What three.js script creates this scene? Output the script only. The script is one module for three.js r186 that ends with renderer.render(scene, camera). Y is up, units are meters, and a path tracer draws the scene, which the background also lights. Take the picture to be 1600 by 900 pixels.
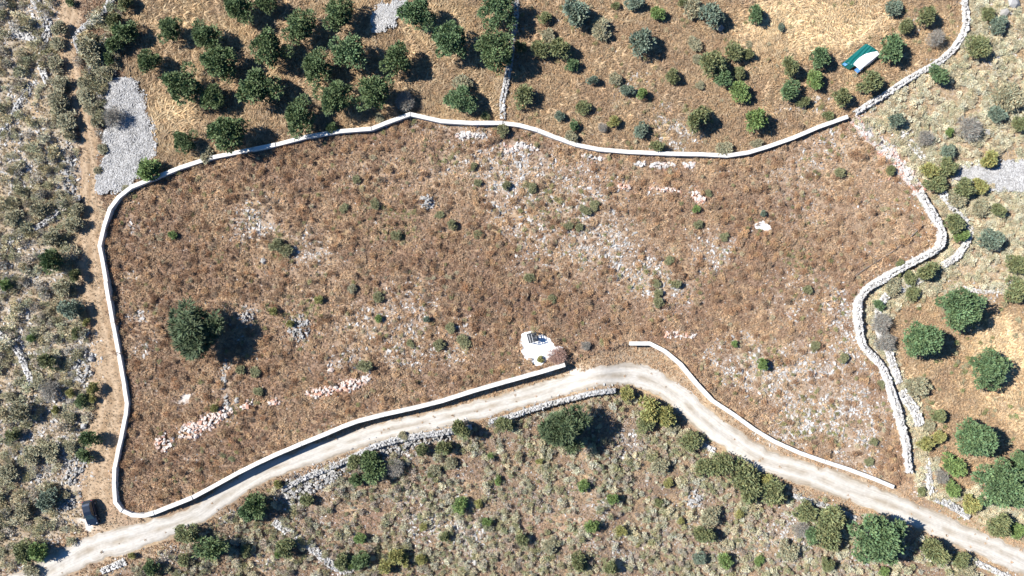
import * as THREE from 'three';
import { Sky } from 'three/addons/objects/Sky.js';
import { mergeGeometries } from 'three/addons/utils/BufferGeometryUtils.js';
import { RoundedBoxGeometry } from 'three/addons/geometries/RoundedBoxGeometry.js';

// ------------------------------------------------------------------ camera, sky, sun, exposure
const ALT = 108;                                        // height of the drone above the field, metres
const scene = new THREE.Scene();
const camera = new THREE.PerspectiveCamera(2 * Math.atan(45 / ALT) * 180 / Math.PI, 16 / 9, 0.5, 3000);
camera.up.set(0, 0, -1);
camera.position.set(0, ALT, 0);
camera.lookAt(0, 0, 0);
scene.add(camera);

const SUN = new THREE.Vector3(-1.12, 1, -0.30).normalize();
const sky = new Sky();
sky.name = 'sky';
sky.scale.setScalar(2000);
sky.userData.kind = 'structure';
Object.assign(sky.material.uniforms.sunPosition, { value: SUN.clone() });
sky.material.uniforms.turbidity.value = 3;
sky.material.uniforms.rayleigh.value = 1.1;
sky.material.uniforms.mieCoefficient.value = 0.004;
if (sky.material.uniforms.cloudCoverage) sky.material.uniforms.cloudCoverage.value = 0;
scene.add(sky);
scene.environmentIntensity = 0.1;

const sun = new THREE.DirectionalLight(new THREE.Color(1, 0.95, 0.88), 5);
sun.position.copy(SUN).multiplyScalar(220);
sun.castShadow = true;
sun.shadow.mapSize.set(4096, 4096);
Object.assign(sun.shadow.camera, { left: -110, right: 110, top: 90, bottom: -90, near: 1, far: 500 });
scene.add(sun, sun.target);

const renderer = new THREE.WebGLRenderer({ antialias: true });
renderer.setSize(1024, 576);
renderer.toneMapping = THREE.LinearToneMapping;
renderer.toneMappingExposure = 2.0;
renderer.shadowMap.enabled = true;

// ------------------------------------------------------------------ helpers
function rng(seed) { let a = seed >>> 0; return () => { a = (a + 0x6D2B79F5) | 0; let t = Math.imul(a ^ (a >>> 15), 1 | a); t = (t + Math.imul(t ^ (t >>> 7), 61 | t)) ^ t; return ((t ^ (t >>> 14)) >>> 0) / 4294967296; }; }
const hash = (x, y, s) => { let h = Math.imul(x, 374761393) + Math.imul(y, 668265263) + Math.imul(s, 2147483647 - 12345); h = Math.imul(h ^ (h >>> 13), 1274126177); return ((h ^ (h >>> 16)) >>> 0) / 4294967296; };
function noise(x, y, s = 0) { const xi = Math.floor(x), yi = Math.floor(y); let u = x - xi, v = y - yi; u = u * u * (3 - 2 * u); v = v * v * (3 - 2 * v); const a = hash(xi, yi, s), b = hash(xi + 1, yi, s), c = hash(xi, yi + 1, s), d = hash(xi + 1, yi + 1, s); return a + (b - a) * u + (c - a) * v + (a - b - c + d) * u * v; }
const fbm = (x, y, s, o = 3) => { let a = 0.5, t = 0, n = 0; for (let i = 0; i < o; i++) { t += a * noise(x, y, s + i * 17); n += a; x *= 2.03; y *= 2.03; a *= 0.5; } return t / n; };
const clamp = (v, a = 0, b = 1) => Math.min(b, Math.max(a, v));
const sstep = (a, b, v) => { v = clamp((v - a) / (b - a)); return v * v * (3 - 2 * v); };
const lerp = (a, b, t) => a + (b - a) * t;
// plan coordinates: a survey grid of 0.1 m cells with its corner at the north-west; h is the height of the point that was surveyed
const W = (px, py, h = 0) => { const s = 0.1 * (ALT - h) / ALT; return [(px - 800) * s, (py - 450) * s]; };
const toPx = (x, z) => [x * 10 + 800, z * 10 + 450];
const taken = {};
const numbered = n => { const k = taken[n] = (taken[n] ?? -1) + 1; return k ? `${n}_${String(k).padStart(3, '0')}` : n; };
function tag(o, label, category, group, kind) { o.userData.label = label; o.userData.category = category; if (group) o.userData.group = group; if (kind) o.userData.kind = kind; return o; }
function part(name, geo, mat, parent) { const m = new THREE.Mesh(geo, mat); m.name = name; m.castShadow = m.receiveShadow = true; parent.add(m); return m; }
function thing(name, label, category, x, y, z, turn = 0, group) { const g = new THREE.Group(); g.name = numbered(name); g.position.set(x, y, z); g.rotation.y = turn; tag(g, label, category, group); scene.add(g); return g; }
const rgb = (r, g, b) => new THREE.Color().setRGB(r, g, b);
const std = (c, rough = 0.9, extra = {}) => new THREE.MeshStandardMaterial({ color: c, roughness: rough, metalness: 0, ...extra });

// ------------------------------------------------------------------ land-use plan (what grows or lies where)
const MW = 960, MH = 540;                               // 0.2 m cells over 192 x 108 m
function plan(draw) {
  const c = document.createElement('canvas'); c.width = MW; c.height = MH;
  const g = c.getContext('2d'); g.fillStyle = '#000'; g.fillRect(0, 0, MW, MH);
  g.setTransform(0.5, 0, 0, 0.5, 80, 45); g.fillStyle = '#fff'; g.strokeStyle = '#fff'; g.lineJoin = g.lineCap = 'round';
  const api = {
    blur: b => { g.filter = b ? `blur(${b}px)` : 'none'; return api; },
    a: v => { g.globalAlpha = v; return api; },
    ink: v => { g.fillStyle = g.strokeStyle = v ? '#fff' : '#000'; return api; },
    poly: p => { g.beginPath(); p.forEach(([x, y], i) => i ? g.lineTo(x, y) : g.moveTo(x, y)); g.closePath(); g.fill(); return api; },
    line: (p, w) => { g.lineWidth = w; g.beginPath(); p.forEach(([x, y], i) => i ? g.lineTo(x, y) : g.moveTo(x, y)); g.stroke(); return api; },
    spots: l => { for (const [x, y, rx, ry, al = 1, rot = 0] of l) { g.globalAlpha = al; g.beginPath(); g.ellipse(x, y, rx, ry, rot, 0, 7); g.fill(); } g.globalAlpha = 1; return api; },
  };
  draw(api);
  const d = g.getImageData(0, 0, MW, MH).data, f = new Uint8Array(MW * MH);
  for (let i = 0; i < f.length; i++) f[i] = d[i * 4];
  return (px, py) => {
    const x = clamp(px * 0.5 + 79.5, 0, MW - 1.001), y = clamp(py * 0.5 + 44.5, 0, MH - 1.001), i = x | 0, j = y | 0, u = x - i, v = y - j, k = j * MW + i;
    return ((f[k] * (1 - u) + f[k + 1] * u) * (1 - v) + (f[k + MW] * (1 - u) + f[k + MW + 1] * u) * v) / 255;
  };
}
const wallA = [[883, 570], [850, 580], [800, 594], [740, 611], [690, 627], [650, 637], [600, 648], [560, 658], [535, 667], [510, 678], [470, 694], [430, 711], [400, 725], [370, 740], [330, 762], [300, 778], [265, 792], [240, 802], [225, 806], [205, 805], [190, 798], [180, 785], [178, 755], [179, 730], [184, 705], [190, 680], [196, 650], [198, 630], [194, 605], [188, 570], [182, 537], [176, 505], [170, 470], [165, 440], [160, 410], [155, 385], [162, 355], [172, 325], [185, 308], [205, 292], [240, 278], [280, 262], [330, 246], [380, 236], [430, 226], [480, 213], [530, 205], [580, 201], [600, 193], [641, 178], [690, 189], [740, 192], [785, 192], [810, 195], [840, 203], [870, 215], [900, 226], [935, 233], [980, 237], [1050, 240], [1100, 241], [1137, 243], [1170, 238], [1200, 229], [1240, 215], [1280, 198], [1325, 182]];
const wallB = [[985, 537], [1016, 537], [1040, 549], [1065, 570], [1090, 600], [1115, 627], [1150, 650], [1180, 672], [1210, 690], [1250, 708], [1290, 722], [1330, 735], [1370, 750], [1398, 762]];
const stoneE = [[1440, 300], [1458, 330], [1470, 350], [1475, 370], [1468, 388], [1445, 402], [1410, 420], [1385, 435], [1360, 450], [1347, 465], [1343, 490], [1345, 510], [1352, 540], [1370, 560], [1385, 580], [1395, 610], [1405, 640], [1413, 670], [1420, 700], [1424, 738]];
const stoneN = [[1509, -12], [1512, 20], [1510, 45], [1495, 72], [1470, 95], [1440, 112], [1410, 130], [1380, 150], [1355, 165], [1338, 176]];
const roadC = [[-60, 965], [20, 920], [60, 900], [100, 878], [150, 856], [200, 843], [250, 827], [300, 808], [350, 775], [400, 744], [450, 725], [500, 708], [550, 691], [600, 676], [650, 665], [700, 654], [750, 641], [800, 627], [850, 613], [900, 599], [940, 588], [980, 585], [1010, 592], [1040, 607], [1070, 629], [1100, 655], [1150, 692], [1200, 722], [1250, 739], [1300, 754], [1350, 773], [1400, 793], [1450, 814], [1500, 836], [1550, 858], [1600, 880], [1680, 918], [1760, 955]];
const roadW = px => 30 + 13 * sstep(330, 150, px) + 8 * sstep(900, 1000, px);
const trackC = [[112, -40], [106, 20], [103, 50], [105, 80], [112, 110], [122, 150], [132, 190], [138, 230], [140, 270], [140, 310], [140, 350], [141, 390], [144, 430], [148, 470], [156, 510], [162, 550], [170, 590], [172, 630], [165, 670], [157, 710], [150, 750], [150, 790], [165, 830]];
const trackW = py => 27 + 9 * sstep(180, 420, py) + 12 * sstep(480, 640, py) + 8 * sstep(60, 0, py);
const padPts = [[816, 522], [820, 519], [830, 518], [842, 520], [850, 524], [859, 529], [864, 537], [873, 541], [880, 543], [874, 549], [862, 556], [853, 563], [846, 571], [838, 571], [832, 567], [822, 561], [815, 551], [813, 541], [813, 533]];
const limePts = [[1177, 351], [1185, 348], [1191, 345], [1196, 348], [1203, 354], [1205, 359], [1198, 361], [1190, 358], [1181, 357]];
const gravelPts = [[172, 128], [185, 122], [205, 124], [218, 138], [224, 158], [228, 180], [240, 205], [246, 228], [238, 246], [222, 262], [212, 280], [196, 292], [178, 300], [158, 304], [150, 296], [154, 270], [164, 245], [166, 215], [164, 190], [168, 165], [166, 145]];
const gravelN = [[583, 25], [592, 14], [608, 8], [630, 2], [636, 8], [626, 24], [612, 40], [596, 50], [584, 52], [580, 40]];
const gravelE = [[1484, 282], [1500, 262], [1520, 257], [1548, 262], [1570, 255], [1620, 250], [1630, 300], [1580, 300], [1545, 292], [1520, 288]];

const M = {};
M.field = plan(p => p.blur(2).poly([...wallA, [1440, 300], ...stoneE, [1398, 762], ...wallB.slice().reverse()]));
M.fieldHard = plan(p => p.blur(0.6).poly([...wallA, [1440, 300], ...stoneE, [1398, 762], ...wallB.slice().reverse()]));
M.road = plan(p => { p.blur(2); for (let i = 0; i < roadC.length - 1; i++) p.line([roadC[i], roadC[i + 1]], roadW(roadC[i][0])); });
M.verge = plan(p => { p.blur(7); for (let i = 0; i < roadC.length - 1; i++) p.line([roadC[i], roadC[i + 1]], roadW(roadC[i][0]) + 26); });
M.track = plan(p => { p.blur(2); for (let i = 0; i < trackC.length - 1; i++) p.line([trackC[i], trackC[i + 1]], trackW(trackC[i][1])); p.poly([[130, 700], [178, 720], [178, 790], [200, 810], [230, 815], [200, 835], [150, 840], [128, 790]]); });
M.orchard = plan(p => p.blur(5).poly([[190, -60], [806, -60], [804, 40], [797, 95], [787, 150], [787, 190], ...wallA.slice(38, 53).reverse(), [215, 284], [245, 240], [238, 200], [222, 140], [190, 112], [186, 60]]));
M.upmid = plan(p => p.blur(3).poly([[806, -60], [1509, -60], ...stoneN, [1325, 182], ...wallA.slice(52).reverse()]));
M.left = plan(p => p.blur(3).poly([[-200, -100], [95, -100], ...trackC.map(([x, y]) => [x - trackW(y) / 2, y]), [110, 850], [20, 900], [-200, 1000]]));
M.mid = plan(p => p.blur(4).poly([[125, 60], [170, 0], [190, 0], [190, 110], [170, 125], [164, 190], [160, 240], [150, 300], [165, 330], [160, 380], [150, 350], [150, 250], [140, 180], [120, 110]]));
M.south = plan(p => p.blur(3).poly([...roadC.map(([x, y]) => [x + 8, y + roadW(x) / 2 + 10]), [1800, 1100], [-60, 1100]]));
M.right = plan(p => p.blur(3).poly([[1509, -60], ...stoneN, [1330, 190], [1440, 300], ...stoneE, [1430, 770], [1560, 830], [1800, 930], [1800, -60]]));
M.rstraw = plan(p => p.blur(8).poly([[1385, 490], [1450, 465], [1530, 455], [1620, 460], [1620, 740], [1560, 760], [1470, 770], [1440, 640], [1400, 560]]));
M.pale = plan(p => p.blur(2).spots([[135, 818, 7, 6, 1, 0.6], [140, 826, 9, 5, 0.8], [289, 621, 11, 7, 0.75, -0.5], [277, 641, 6, 3, 0.6], [905, 588, 20, 12, 0.5], [860, 578, 8, 4, 0.5], [1040, 485, 16, 4, 0.5]]));
M.gold = plan(p => p.blur(10).spots([[270, 180, 30, 18, 1], [240, 200, 14, 26, 0.9], [420, 110, 22, 14, 1], [300, 90, 20, 12, .8], [370, 60, 18, 14, .7], [290, 20, 40, 16, .6], [560, 120, 20, 14, .6], [720, 30, 40, 14, .6], [1280, 30, 110, 40, 1], [1180, 70, 60, 40, .5], [1320, 130, 30, 30, .3], [1430, 120, 40, 20, .6], [1480, 60, 30, 30, .5], [1340, 230, 60, 30, .5], [1420, 360, 60, 30, .35], [1560, 540, 50, 50, .7], [1580, 640, 40, 50, .5], [1300, 380, 80, 40, .25], [880, 60, 20, 10, .4]]));
M.dark = plan(p => p.blur(14).spots([[290, 430, 60, 40, .7], [240, 360, 60, 50, .4], [820, 480, 150, 45, .8], [760, 420, 60, 40, .5], [1190, 320, 60, 40, .7], [1200, 400, 70, 70, .6], [480, 240, 140, 30, .4], [320, 720, 110, 40, .5], [680, 420, 50, 50, .4], [1060, 500, 60, 20, .4], [620, 600, 120, 20, .3], [260, 560, 50, 60, .4], [860, 340, 30, 40, .3], [700, 330, 40, 40, .4]]));
M.lite = plan(p => p.blur(14).spots([[1330, 240, 90, 40, .8], [1370, 340, 70, 50, .7], [1280, 380, 70, 40, .4], [1260, 600, 90, 60, .6], [1330, 690, 60, 50, .6], [1190, 570, 60, 40, .5], [720, 270, 110, 50, .6], [880, 290, 90, 40, .6], [960, 370, 90, 60, .5], [420, 350, 60, 40, .6], [480, 420, 70, 60, .5], [560, 520, 120, 40, .45], [640, 320, 50, 40, .4], [1230, 270, 60, 40, .5], [1040, 250, 120, 12, .5], [420, 480, 50, 50, .4], [1000, 440, 80, 40, .4], [310, 610, 40, 20, .5]]));
M.red = plan(p => p.blur(5).spots([[320, 660, 50, 14, .7, -.5], [540, 606, 50, 10, .8, -.2], [1060, 524, 40, 7, .9], [1380, 230, 55, 16, .6, .85], [1085, 305, 20, 12, .7], [980, 285, 60, 10, .4], [730, 490, 14, 30, .4], [960, 290, 60, 12, .4], [1050, 480, 30, 8, .6], [1345, 315, 12, 8, .7], [1240, 495, 10, 8, .9], [600, 290, 20, 30, .3], [650, 400, 14, 18, .5], [900, 650, 40, 16, .5], [690, 760, 60, 20, .5], [880, 830, 60, 20, .5], [560, 820, 60, 16, .5], [1420, 758, 14, 8, 1]]));
M.rock = plan(p => {                                      // loose pale limestone
  p.blur(5).spots([[400, 352, 34, 26, .8], [385, 330, 20, 20, .5], [420, 312, 14, 12, .6], [480, 385, 30, 24, .6], [500, 400, 24, 14, .5], [468, 512, 22, 20, .8], [385, 495, 18, 16, .9], [352, 590, 9, 34, .9], [354, 640, 8, 16, .9], [208, 352, 12, 16, .8], [205, 430, 12, 12, .7], [217, 492, 18, 14, .9], [222, 542, 20, 16, .8], [232, 604, 16, 10, .6], [310, 720, 30, 14, .3],
    [790, 255, 70, 34, .45], [730, 212, 40, 9, .8], [820, 232, 34, 9, .9], [780, 290, 30, 26, .6], [835, 262, 40, 30, .5], [800, 330, 40, 50, .4], [700, 250, 30, 30, .35], [900, 300, 60, 40, .4], [930, 350, 50, 50, .55], [960, 390, 50, 40, .55], [1000, 425, 50, 40, .5], [1050, 460, 40, 26, .6], [1110, 390, 40, 40, .45], [860, 400, 70, 60, .3], [640, 470, 60, 40, .35], [600, 510, 80, 40, .35], [660, 560, 80, 24, .45], [545, 570, 40, 20, .6], [720, 510, 16, 36, .5], [830, 350, 26, 60, .3], [580, 270, 50, 24, .3],
    [1150, 560, 50, 40, .6], [1180, 590, 40, 30, .55], [1260, 620, 60, 60, .5], [1330, 660, 40, 70, .55], [1260, 560, 60, 40, .35], [1330, 560, 30, 90, .55], [1230, 680, 60, 24, .5], [1350, 700, 24, 50, .5], [1240, 300, 60, 60, .3], [1290, 230, 40, 30, .4], [1240, 460, 60, 50, .3], [1310, 480, 40, 40, .4],
    [1050, 195, 34, 40, .7], [1070, 215, 30, 16, .8], [1000, 120, 20, 40, .4], [960, 150, 30, 30, .3], [1240, 170, 30, 16, .6], [1290, 155, 12, 30, .7], [1430, 30, 14, 30, .5], [930, 220, 20, 10, .5], [870, 30, 60, 20, .25], [1120, 45, 12, 8, .8], [600, 195, 40, 6, .6], [410, 210, 30, 6, .4], [670, 200, 40, 8, .5], [530, 115, 20, 8, .3],
    [60, 30, 40, 40, .6], [25, 30, 30, 20, .5], [45, 240, 60, 50, .45], [105, 260, 22, 50, .9], [20, 290, 16, 14, .9], [30, 410, 60, 50, .4], [70, 420, 40, 20, .6], [20, 500, 40, 30, .7], [60, 560, 50, 40, .5], [130, 560, 30, 50, .9], [100, 640, 40, 40, .9], [60, 690, 50, 40, .6], [120, 730, 24, 40, 1], [60, 740, 60, 20, .7], [30, 650, 40, 60, .5], [110, 790, 20, 30, .8], [80, 840, 20, 30, .7], [20, 890, 20, 20, .6], [30, 160, 50, 60, .45], [10, 60, 20, 30, .4],
    [470, 765, 50, 26, .9, -.4], [640, 700, 60, 16, .9, -.25], [540, 735, 40, 16, .5], [630, 780, 30, 14, .7], [715, 760, 20, 18, .7], [660, 825, 26, 16, .6], [700, 830, 30, 20, .5], [740, 860, 20, 30, .6], [980, 870, 24, 40, .7], [1090, 785, 18, 18, .8], [1005, 750, 20, 12, .7], [985, 690, 22, 34, .7], [800, 820, 200, 70, .22], [1120, 850, 100, 40, .3], [1240, 840, 40, 50, .5], [1350, 890, 60, 14, .5], [940, 800, 20, 12, .6], [680, 670, 30, 12, .8], [290, 800, 12, 6, .4], [260, 870, 20, 12, .8], [400, 890, 20, 12, .9], [350, 815, 24, 7, .8, -.4], [1110, 705, 10, 8, .9], [520, 820, 80, 20, .3],
    [1560, 10, 40, 14, .6], [1580, 60, 20, 30, .5], [1560, 110, 30, 40, .35], [1450, 150, 50, 14, .3], [1425, 210, 14, 16, .6], [1590, 220, 20, 60, .3], [1560, 460, 50, 10, .8], [1545, 420, 50, 30, .3], [1380, 620, 30, 60, .3], [1560, 630, 20, 6, .5]]);
});
M.pink = plan(p => p.blur(3).spots([[262, 688, 14, 18, .7, -.7], [300, 672, 20, 14, .9, -.5], [322, 660, 20, 12, 1, -.4], [345, 648, 18, 9, .9, -.5], [385, 634, 12, 8, .8, -.4], [372, 650, 12, 6, .7], [505, 612, 30, 9, 1, -.15], [550, 600, 30, 10, 1, -.25], [430, 628, 14, 6, .8], [575, 592, 14, 6, .8], [925, 246, 24, 4, .8, .15], [1000, 256, 12, 5, .9], [1035, 258, 24, 6, 1], [1075, 258, 14, 6, .9], [1110, 262, 12, 5, .8], [970, 290, 20, 6, .8], [1040, 297, 40, 6, .8], [1085, 305, 16, 8, .9, .6], [1095, 315, 8, 6, 1], [1060, 524, 32, 6, .9], [900, 262, 40, 10, .4], [790, 230, 30, 8, .5], [1350, 205, 16, 18, .7, .8], [1385, 235, 30, 14, .8, .85], [1420, 272, 30, 13, .9, .85], [1345, 315, 10, 9, .9], [1237, 494, 7, 6, .9], [650, 402, 9, 12, .6], [735, 495, 10, 26, .6], [740, 520, 10, 10, .7], [1100, 560, 20, 8, .3], [1440, 765, 20, 14, .6], [695, 545, 20, 6, .4], [815, 570, 10, 6, .6], [770, 610, 20, 5, .4], [760, 200, 40, 8, .4]]));
M.green = plan(p => p.blur(6).spots([[1245, 400, 18, 14, .8], [440, 380, 20, 16, .6], [470, 490, 30, 20, .5], [1140, 700, 40, 10, .3], [700, 240, 30, 20, .3], [860, 320, 40, 30, .4], [1020, 440, 30, 20, .4], [1190, 560, 40, 30, .4], [1200, 690, 20, 6, .4], [1280, 660, 60, 40, .3], [360, 640, 30, 20, .4], [620, 880, 30, 20, .9], [1500, 790, 30, 10, .9], [1570, 820, 50, 20, .7], [1100, 600, 10, 20, .3], [345, 405, 20, 20, .2], [1480, 440, 40, 14, .4], [1400, 470, 20, 14, .5], [430, 770, 20, 8, .6], [600, 350, 60, 40, .25]]));
M.low = plan(p => p.blur(0.6).poly([[150, 830], [175, 812], ...wallA.slice(0, 20).reverse(), [930, 552], ...wallB, [1470, 775], [1560, 800], [1800, 900], [1800, 1100], [0, 1100]]));
M.noGrass = plan(p => p.blur(1).poly(padPts).poly(limePts).poly(gravelPts).poly(gravelN).poly(gravelE).line(wallA, 9).line(wallB, 9).line(stoneE, 15).line(stoneN, 9).a(0.75).line([[103, 225], [108, 300]], 16).line([[352, 570], [355, 650]], 8).line([[445, 785], [520, 745]], 22).line([[605, 706], [700, 684]], 18).line([[115, 715], [112, 790]], 16).spots([[298, 672, 20, 11, .7, -.5], [324, 659, 18, 10, .7, -.4], [348, 646, 16, 7, .7, -.5], [258, 690, 13, 10, .6, -.7], [388, 632, 10, 5, .6, -.5], [505, 612, 27, 6, .7, -.15], [550, 600, 27, 7, .7, -.25], [430, 628, 11, 5, .6], [1352, 205, 12, 10, .6, .8], [1385, 235, 26, 9, .6, .85], [1420, 272, 24, 9, .6, .85], [1035, 258, 19, 4, .6], [1000, 256, 8, 4, .6], [1075, 258, 12, 5, .6], [925, 246, 20, 3, .6, .15], [1092, 309, 11, 6, .6, .6], [1040, 297, 25, 4, .6, .1], [1062, 524, 24, 5, .6], [735, 211, 23, 4, .6], [815, 230, 26, 5, .6], [386, 494, 13, 8, .7, -.5], [469, 513, 18, 18, .8], [667, 315, 13, 12, .9], [1090, 785, 14, 14, .8]]).a(1).poly([[1321, 95], [1354, 68], [1375, 88], [1343, 112]]).poly([[128, 787], [140, 786], [152, 818], [138, 822]]));

// height of the ground: the lane lies below the walled field, the scrub below the lane lower still
function H(x, z) {
  const [px, py] = toPx(x, z);
  const smooth = 1 - clamp(M.verge(px, py) * 1.5);
  let h = (fbm(x * 0.07, z * 0.07, 3, 3) - 0.5) * 0.5 * smooth + (fbm(x * 0.6, z * 0.6, 9, 2) - 0.5) * 0.22 * (0.15 + 0.85 * smooth) * (1 - 0.8 * M.track(px, py));
  const gate = Math.exp(-(((px - 934) / 34) ** 2)), amt = sstep(200, 400, px) * (1 - 0.5 * sstep(1050, 1400, px)) * (1 - 0.75 * gate);
  h -= 1.0 * amt * M.low(px, py);
  h -= 0.7 * M.south(px, py) * sstep(250, 420, px) * (1 - sstep(1100, 1300, px));
  return h;
}

// ------------------------------------------------------------------ ground
const TX = 2048, TY = 1152;
{
  const data = new Uint8Array(TX * TY * 4);
  const enc = v => Math.round(255 * (v <= 0.0031308 ? v * 12.92 : 1.055 * Math.pow(clamp(v), 1 / 2.4) - 0.055));
  const lut = new Uint8Array(4097); for (let i = 0; i <= 4096; i++) lut[i] = enc(i / 4096);
  const zones = [['left', [0.30, 0.245, 0.175]], ['mid', [0.27, 0.24, 0.15]], ['orchard', [0.3, 0.215, 0.125]], ['upmid', [0.29, 0.2, 0.122]], ['right', [0.34, 0.27, 0.19]], ['rstraw', [0.33, 0.23, 0.13]], ['south', [0.175, 0.122, 0.086]], ['field', [0.23, 0.152, 0.1]], ['track', [0.34, 0.235, 0.15]], ['verge', [0.33, 0.25, 0.17]]];
  const c = [0, 0, 0];
  const mix = (col, t) => { c[0] += (col[0] - c[0]) * t; c[1] += (col[1] - c[1]) * t; c[2] += (col[2] - c[2]) * t; };
  for (let j = 0; j < TY; j++) for (let i = 0; i < TX; i++) {
    const x = (i + 0.5) / TX * 192 - 96, z = (j + 0.5) / TY * 108 - 54;
    const jx = (noise(x * 1.3, z * 1.3, 1) - 0.5) * 12 + (noise(x * 5, z * 5, 2) - 0.5) * 5, jy = (noise(x * 1.3, z * 1.3, 4) - 0.5) * 12 + (noise(x * 5, z * 5, 5) - 0.5) * 5;
    const px = x * 10 + 800 + jx, py = z * 10 + 450 + jy;
    c[0] = 0.3; c[1] = 0.24; c[2] = 0.17;
    for (const [n, col] of zones) { const v = M[n](px, py); if (v > 0.004) mix(col, n === 'verge' ? v * 0.85 : v); }
    const f1 = noise(x * 9, z * 9, 21), f2 = noise(x * 3.1, z * 3.1, 22), f3 = fbm(x * 0.35, z * 0.35, 23, 3);
    mix([0.46, 0.32, 0.16], M.gold(px, py) * 0.6);
    mix([0.40, 0.30, 0.205], M.lite(px, py) * 0.7);
    mix([0.17, 0.112, 0.078], M.dark(px, py) * 0.7);
    mix([0.36, 0.165, 0.09], M.red(px, py) * 0.55);
    mix([0.2, 0.2, 0.09], M.green(px, py) * 0.3);
    mix([0.42, 0.38, 0.33], clamp(M.rock(px, py) * (0.3 + 0.7 * f2)) * 0.55);
    if (f3 > 0.52) mix([0.36, 0.25, 0.14], (f3 - 0.52) * 2.2); else mix([0.19, 0.12, 0.08], (0.52 - f3) * 1.8);
    mix([0.82, 0.80, 0.76], M.pale(px, py));
    const speck = f1 > 0.8 ? 1.35 : 1, k = (0.72 + 0.4 * f1 + 0.2 * f2) * speck;
    const o = (j * TX + i) * 4;
    for (let q = 0; q < 3; q++) data[o + q] = lut[Math.round(clamp(c[q] * k) * 4096)];
    data[o + 3] = 255;
  }
  const tex = new THREE.DataTexture(data, TX, TY, THREE.RGBAFormat);
  tex.colorSpace = THREE.SRGBColorSpace; tex.magFilter = THREE.LinearFilter; tex.minFilter = THREE.LinearMipmapLinearFilter; tex.generateMipmaps = true;
  tex.wrapS = tex.wrapT = THREE.MirroredRepeatWrapping; tex.needsUpdate = true;
  const ext = (a, b, step) => { const r = []; for (const e of [900, 500, 300, 200, 150, 120]) if (e > b) r.push(-e); const n = Math.round((b - a) / step); for (let i = 0; i <= n; i++) r.push(a + (b - a) * i / n); for (const e of [120, 150, 200, 300, 500, 900]) if (e > b) r.push(e); return r; };
  const xs = ext(-96, 96, 0.36), zs = ext(-54, 54, 0.36), pos = new Float32Array(xs.length * zs.length * 3), uv = new Float32Array(xs.length * zs.length * 2), idx = new Uint32Array((xs.length - 1) * (zs.length - 1) * 6);
  let p = 0, q = 0;
  for (const z of zs) for (const x of xs) { pos[p++] = x; pos[p++] = H(x, z); pos[p++] = z; uv[q++] = (x + 96) / 192; uv[q++] = (z + 54) / 108; }
  p = 0;
  for (let j = 0; j < zs.length - 1; j++) for (let i = 0; i < xs.length - 1; i++) { const a = j * xs.length + i, b = a + 1, c2 = a + xs.length, d = c2 + 1; idx[p++] = a; idx[p++] = c2; idx[p++] = b; idx[p++] = b; idx[p++] = c2; idx[p++] = d; }
  const g = new THREE.BufferGeometry();
  g.setAttribute('position', new THREE.BufferAttribute(pos, 3)); g.setAttribute('uv', new THREE.BufferAttribute(uv, 2)); g.setIndex(new THREE.BufferAttribute(idx, 1)); g.computeVertexNormals();
  const m = new THREE.Mesh(g, std(0xffffff, 1, { map: tex })); m.name = 'ground'; m.receiveShadow = true; m.userData = { kind: 'structure', label: 'dry stony hillside soil covered in brown grass litter' }; scene.add(m);
}

// a ragged-edged sheet of packed earth or crushed stone draped along a line
function ribbon(name, line, widthOf, lift, mat, label, rag, uvk = 0.125) {
  const pts = line.map(([x, y]) => new THREE.Vector3(...(([a, b]) => [a, 0, b])(W(x, y))));
  const curve = new THREE.CatmullRomCurve3(pts, false, 'centripetal'), n = Math.round(curve.getLength() / 0.25), K = 14, pos = [], uv = [], idx = [];
  let len = 0, last = null;
  for (let i = 0; i <= n; i++) {
    const c = curve.getPoint(i / n), t = curve.getTangent(i / n), nx = -t.z, nz = t.x, [px, py] = toPx(c.x, c.z), w = widthOf(px, py) * 0.05;
    if (last) len += c.distanceTo(last); last = c;
    const wl = w * (1 + rag * (fbm(len * 0.8, 3.1, 31, 4) - 0.5)), wr = w * (1 + rag * (fbm(len * 0.8, 9.7, 47, 4) - 0.5));
    for (let k = 0; k <= K; k++) { const s = k / K * 2 - 1, d = s * (s < 0 ? wl : wr), x = c.x + nx * d, z = c.z + nz * d; pos.push(x, H(x, z) + lift - (Math.abs(s) > 0.99 ? lift + 0.03 : 0), z); uv.push(x * uvk, z * uvk); }
  }
  for (let i = 0; i < n; i++) for (let k = 0; k < K; k++) { const a = i * (K + 1) + k, b = a + 1, c = a + K + 1, d = c + 1; idx.push(a, b, c, b, d, c); }
  const g = new THREE.BufferGeometry(); g.setAttribute('position', new THREE.Float32BufferAttribute(pos, 3)); g.setAttribute('uv', new THREE.Float32BufferAttribute(uv, 2)); g.setIndex(idx); g.computeVertexNormals();
  const na = g.attributes.normal; if (na.getY(Math.floor(na.count / 2)) < 0) { for (let i = 0; i < idx.length; i += 3) { const t = idx[i]; idx[i] = idx[i + 1]; idx[i + 1] = t; } g.setIndex(idx); g.computeVertexNormals(); }
  const m = new THREE.Mesh(g, mat); m.name = name; m.receiveShadow = true; m.userData = { kind: 'structure', label }; scene.add(m); return { m, curve };
}
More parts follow.
